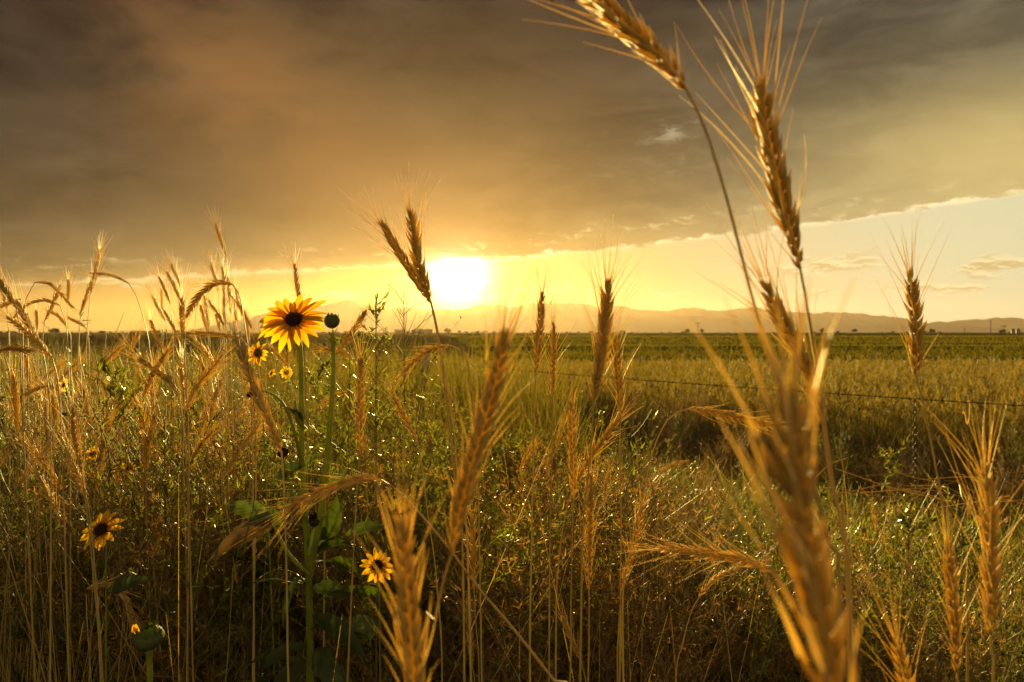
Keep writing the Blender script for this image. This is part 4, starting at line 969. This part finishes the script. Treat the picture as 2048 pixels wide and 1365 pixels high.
# ------------------------------------------------------------------ mountains
def ridge(name, dist, ys, seed, amp, label):
    """ys: (x px, y px of the crest)"""
    rg = np.random.RandomState(seed); n = 900; m = 26
    px = np.linspace(-500, 2600, n); xs, yv = zip(*ys); crest = np.interp(px, xs, yv)
    k = np.ones(5) / 5; crest = np.convolve(np.pad(crest, 2, 'edge'), k, 'valid')
    nz = sum(np.sin(px * f + rg.uniform(0, 6)) * a for f, a in ((.021, 2.0), (.047, 1.6), (.09, 1.3), (.17, .9), (.33, .5))) * amp + 2.2 * amp * (np.abs(np.sin(px * .035 + seed)) + .5 * np.abs(np.sin(px * .083)) - .8)
    h = np.clip((HOR - crest + nz) / F * dist, 2, None)
    x = (px - 1024) / F * dist
    V = []
    for j in range(m):
        t = j / (m - 1); prof = math.sin(min(t * 2, 1) * math.pi / 2) ** 1.2 if t <= .5 else math.cos((t - .5) * math.pi) ** .8 if t < 1 else 0
        gul = 1 - .22 * (1 - abs(t * 2 - 1)) ** 0 * abs(np.sin(px * .05 + seed + 1.5 * np.sin(px * .021 + t * 4)) * math.sin(math.pi * min(t * 2, 1)))* (1 if t < .5 else 0)
        V.append(np.stack([x * (1 + .02 * (t - .5)), np.full(n, dist + (t - .5) * dist * .16), h * prof * gul - (3 if t in (0, 1) else 0)], 1))
    V = np.array(V).reshape(-1, 3); i = np.arange(m - 1)[:, None] * n; j = np.arange(n - 1)[None]
    o = MB().add(V, np.stack([i + j, i + j + 1, i + n + j + 1, i + n + j], -1).reshape(-1, 4)).build(name, 'hill'); tag(o, kind='structure')
ridge('mountains', 3600, [(-500, 664), (250, 663), (400, 658), (480, 640), (560, 622), (660, 605), (700, 600), (760, 615), (880, 622), (960, 612), (1005, 606), (1030, 614), (1055, 606), (1090, 608), (1130, 606), (1200, 612), (1290, 616), (1330, 621), (1390, 616), (1440, 624), (1480, 617), (1560, 620), (1620, 626), (1690, 624), (1760, 634), (1800, 638), (1860, 646), (1920, 640), (1990, 636), (2048, 640), (2200, 648), (2600, 652)], 2, .8, '')
ridge('foothills', 2700, [(-500, 665), (430, 664), (600, 648), (760, 640), (900, 634), (1000, 628), (1060, 627), (1150, 634), (1250, 640), (1360, 630), (1450, 634), (1600, 648), (1800, 652), (2048, 655), (2600, 658)], 5, .6, '')

# ------------------------------------------------------------------ tree line, poles, farm buildings
def tree_proto(seed, h, w, name='tree'):
    rg = np.random.RandomState(seed); root = thing(name, (0, 0, 0), 'tree', 'tree')
    tr = MB().add(*tube([(0, 0, -.3), (.05 * w, 0, h * .3), (0, 0, h * .62)], [.05 * h, .035 * h, .015 * h], 6))
    nb = 7; a = rg.uniform(0, 6.28, nb)
    V, Fc, m = strands(np.stack([np.zeros(nb), np.zeros(nb), h * rg.uniform(.25, .5, nb)], 1), np.stack([np.cos(a), np.sin(a), np.ones(nb)], 1), h * .4, .015 * h, None, 2, 4, .3)
    tr.add(V, Fc); tr.build('trunk', 'bark', root)
    nc = 16; c = rg.normal(0, 1, (nc, 3)) * [w * .24, w * .24, h * .14] + [0, 0, h * .60]; n = 1700
    k = rg.randint(0, nc, n); v = nrm(rg.normal(size=(n, 3))) * (rg.uniform(0, 1, (n, 1)) ** .4) * w * .22
    p = c[k] + v; p[:, 2] = np.maximum(p[:, 2], h * .12)
    V, Fc, m = strands(p, rg.normal(size=(n, 3)), w * .07, w * .028, None, 1, 2, .4, nrm(rg.normal(size=(n, 3))))
    MB().add(V, Fc, np.repeat(rg.uniform(0, 1, n), m)).build('crown', 'farleaf', root); return root
TP = [tree_proto(40 + k, 8, w) for k, w in enumerate((9, 12, 7, 10))]; tused = set()
def tree(px, d, s, label, group='trees along the horizon', sz=1):
    k = rs.randrange(4); o = TP[k] if k not in tused else copy_tree(TP[k]); tused.add(k)
    o.location = ((px - 1024) / F * d, d, 0); o.scale = (s, s, s * sz); o.rotation_euler = (0, 0, rs.uniform(0, 6.28)); tag(o, label, 'tree', group)
for px, hp, lab in [(897, 9, 'small separate tree on the horizon just below the sun'), (918, 6, 'lower tree beside the separate one below the sun'), (1375, 8, 'rounded tree left of the utility pole on the horizon'), (1403, 8, 'rounded tree at the foot of the utility pole'),
        (110, 9, 'tallest dark tree on the left horizon'), (1645, 9, 'dark bush topped tree on the horizon right of the leaning stems'), (1708, 9, 'wide dark tree on the horizon left of the right hand ear'), (1865, 8, 'wide dark tree on the horizon right of the right hand ear'), (2003, 7, 'dark tree at the foot of the far right pole')]:
    d = 620; tree(px, d, hp * d / F / 8 * 1.15, lab, None)
for k in range(135):
    px = rs.uniform(-60, 2110); d = rs.uniform(520, 900)
    hp = rs.uniform(2.2, 5.5) * (1 if px < 1250 else .8)
    tree(px, d, hp * d / F / 8 * 1.2, 'low dark tree in the distant row along the horizon', sz=rs.uniform(.7, 1))
def pole(px, top, d, label, arm=True):
    x = (px - 1024) / F * d; h = (HOR - top) / F * d + CAMZ
    root = thing('utility_pole', (x, d, 0), label, 'utility pole')
    MB().add(*tube([(0, 0, -.3), (0, 0, h)], [.26, .20], 8)).build('pole', 'bark', root)
    if arm:
        for zz_ in (h * .93,) if arm is True else (h * .95, h * .8):
            MB().add(*tube([(-2.3, .25, zz_), (2.3, .25, zz_)], .16, 6)).build('crossarm', 'bark', root)
pole(1396, 645, 480, 'dark utility pole with crossarm on the horizon left of the slanted stems')
pole(2008, 651, 520, 'utility pole with two crossarms near the right edge on the horizon', 2)
pole(1981, 640, 520, 'thin plain mast near the right edge on the horizon', None)
pole(1929, 656, 520, 'short thin pole just right of the right hand ear on the horizon', None)
def box(mb, c, s):
    V = np.array([(x, y, z) for x in (-1, 1) for y in (-1, 1) for z in (-1, 1)]) * np.array(s) / 2 + c
    mb.add(V, [(0, 1, 3, 2), (4, 6, 7, 5), (0, 4, 5, 1), (2, 3, 7, 6), (0, 2, 6, 4), (1, 5, 7, 3)]); return mb
def house(px, d, w, hw, hr, label):
    x = (px - 1024) / F * d; root = thing('farmhouse', (x, d, 0), label, 'house'); dp = w * .6
    box(MB(), (0, 0, hw / 2), (w, dp, hw)).build('wall', 'house', root, smooth=False)
    e = .5; V = [(-w/2-e, -dp/2-e, hw+.03), (w/2+e, -dp/2-e, hw+.03), (w/2+e, dp/2+e, hw+.03), (-w/2-e, dp/2+e, hw+.03), (-w/2-e, 0, hw+hr), (w/2+e, 0, hw+hr)]
    mb = MB(); mb.add(V, [(0, 1, 5, 4), (2, 3, 4, 5), (0, 3, 2, 1)]); mb.add(V, [(0, 4, 3), (1, 2, 5)]); ro = mb.build('roof', 'roof', root, smooth=False)
    box(MB(), (w * .25, 0, hw + hr * .9), (.8, .8, 1.6)).build('chimney', 'house', ro, smooth=False)
    for q in (-.3, 0, .3): box(MB(), (w * q, -dp / 2 - .03, hw * .55), (1.1, .08, 1.3)).build('window', 'wire', root, smooth=False)
house(850, 560, 11, 1.9, 1.7, 'long low farmhouse with gabled roof on the horizon left of the sun')
house(833, 600, 8, 1.8, 1.5, 'smaller farm building touching the long farmhouse on its left')
house(800, 640, 9, 2, 1.5, 'farm building farthest left on the horizon by the bare weed')
for px, lab in ((2026, 'left one of two dark upright storage tanks on the right horizon'), (2036, 'right one of two dark upright storage tanks on the right horizon')):
    d = 520; root = thing('storage_tank', ((px - 1024) / F * d, d, 0), lab, 'storage tank', 'storage tanks')
    MB().add(*tube([(0, 0, -.2), (0, 0, 3.3)], [1.35, 1.35], 18)).build('tank', 'silo', root)
    MB().add(*tube([(0, 0, 3.3), (0, 0, 3.9), (0, 0, 4.0)], [1.42, .25, .02], 18)).build('cap', 'silo', root)

# ------------------------------------------------------------------ a label of its own for every scattered plant
BANDS = [(60, 'at the left edge'), (170, 'above and left of the lower sunflower'), (250, 'behind the lower sunflower'), (340, 'above the closed green bud'), (430, 'left of the rusty leaf'),
         (520, 'behind the rusty leaf'), (620, 'behind the tall sunflower stem'), (720, 'right of the sunflower bud stem'), (820, 'left of the two crossing ears'), (930, 'below the sun'),
         (1030, 'behind the large middle ear'), (1120, 'below the slim dark ear'), (1230, 'below the thick dark ear'), (1340, 'right of the thick dark ear'), (1460, 'below the level nodding ear'),
         (1570, 'left of the huge blurred ear'), (1720, 'behind the huge blurred ear'), (1860, 'below the twisted wire stay'), (1960, 'left of the right edge ear'), (9999, 'at the right edge')]
ORD = ['first', 'second', 'third', 'fourth', 'fifth', 'sixth', 'seventh', 'eighth', 'ninth', 'tenth', 'eleventh', 'twelfth', 'thirteenth', 'fourteenth', 'fifteenth', 'sixteenth', 'seventeenth', 'eighteenth', 'nineteenth', 'twentieth']
ORD += ['twenty ' + o for o in ORD[:9]] + ['thirtieth'] + ['thirty ' + o for o in ORD[:9]]
def relabel(word, objs, rows=('near', 'middle', 'far')):
    cells = {}
    objs = sorted(objs, key=lambda o: o.location.y); q = [objs[len(objs) * k // len(rows)].location.y for k in range(1, len(rows))]
    for o in objs:
        px = o.location.x / o.location.y * F + 1024; r = sum(o.location.y >= v for v in q)
        b = next(i for i, (lim, _) in enumerate(BANDS) if px < lim); cells.setdefault((b, r), []).append((px, o))
    for (b, r), L in cells.items():
        L.sort(key=lambda t: t[0]); kd = word
        for k, (px, o) in enumerate(L):
            lab = f"{rows[r]} {kd} {BANDS[b][1]}"
            if len(L) > 1: lab += ', ' + ORD[min(k, len(ORD) - 1)] + ' from the left'
            o['label'] = lab
tops = [o for o in C.objects if o.parent is None and o.get('group')]
for g_, w_ in (('rye stalks crowded at the left edge', 'crowded ripe rye stalk'), ('rye stalks left of the open sunflower', 'ripe rye stalk'), ('rye stalks in the middle brush', 'rye stalk in the brush'),
               ('rye stalks in the lower right weeds', 'short rye stalk'), ('weeds in the middle brush', 'fine leaved bushy weed'), ('weeds at the lower right', 'low bushy weed'),
               ('weeds between the left stalks', 'green weed'), ('weeds just beyond the barbed wire', 'low weed beyond the wire'), ('weeds farther back on the left', 'distant weed bush'), ('trees along the horizon', 'low horizon tree')):
    L_ = [o for o in tops if o['group'] == g_]
    if L_: relabel(w_, L_, ('nearer', 'farther') if len(L_) < 60 else ('near', 'middle', 'far'))

# ------------------------------------------------------------------ haze
hm = bpy.data.materials.new('haze'); hm.use_nodes = True; nt = hm.node_tree; nt.nodes.clear()
ho = nt.nodes.new('ShaderNodeOutputMaterial'); pv = nt.nodes.new('ShaderNodeVolumePrincipled')
pv.inputs['Color'].default_value = (0.90, 0.66, 0.49, 1); pv.inputs['Density'].default_value = 0.000032; pv.inputs['Anisotropy'].default_value = 0.66
nt.links.new(pv.outputs[0], ho.inputs['Volume'])
mb = box(MB(), (0, 2080, 84), (8600, 4700, 172)); M['haze'] = hm
tag(mb.build('haze', 'haze', smooth=False), kind='stuff', label='thin golden evening haze over the whole plain', cat='haze')
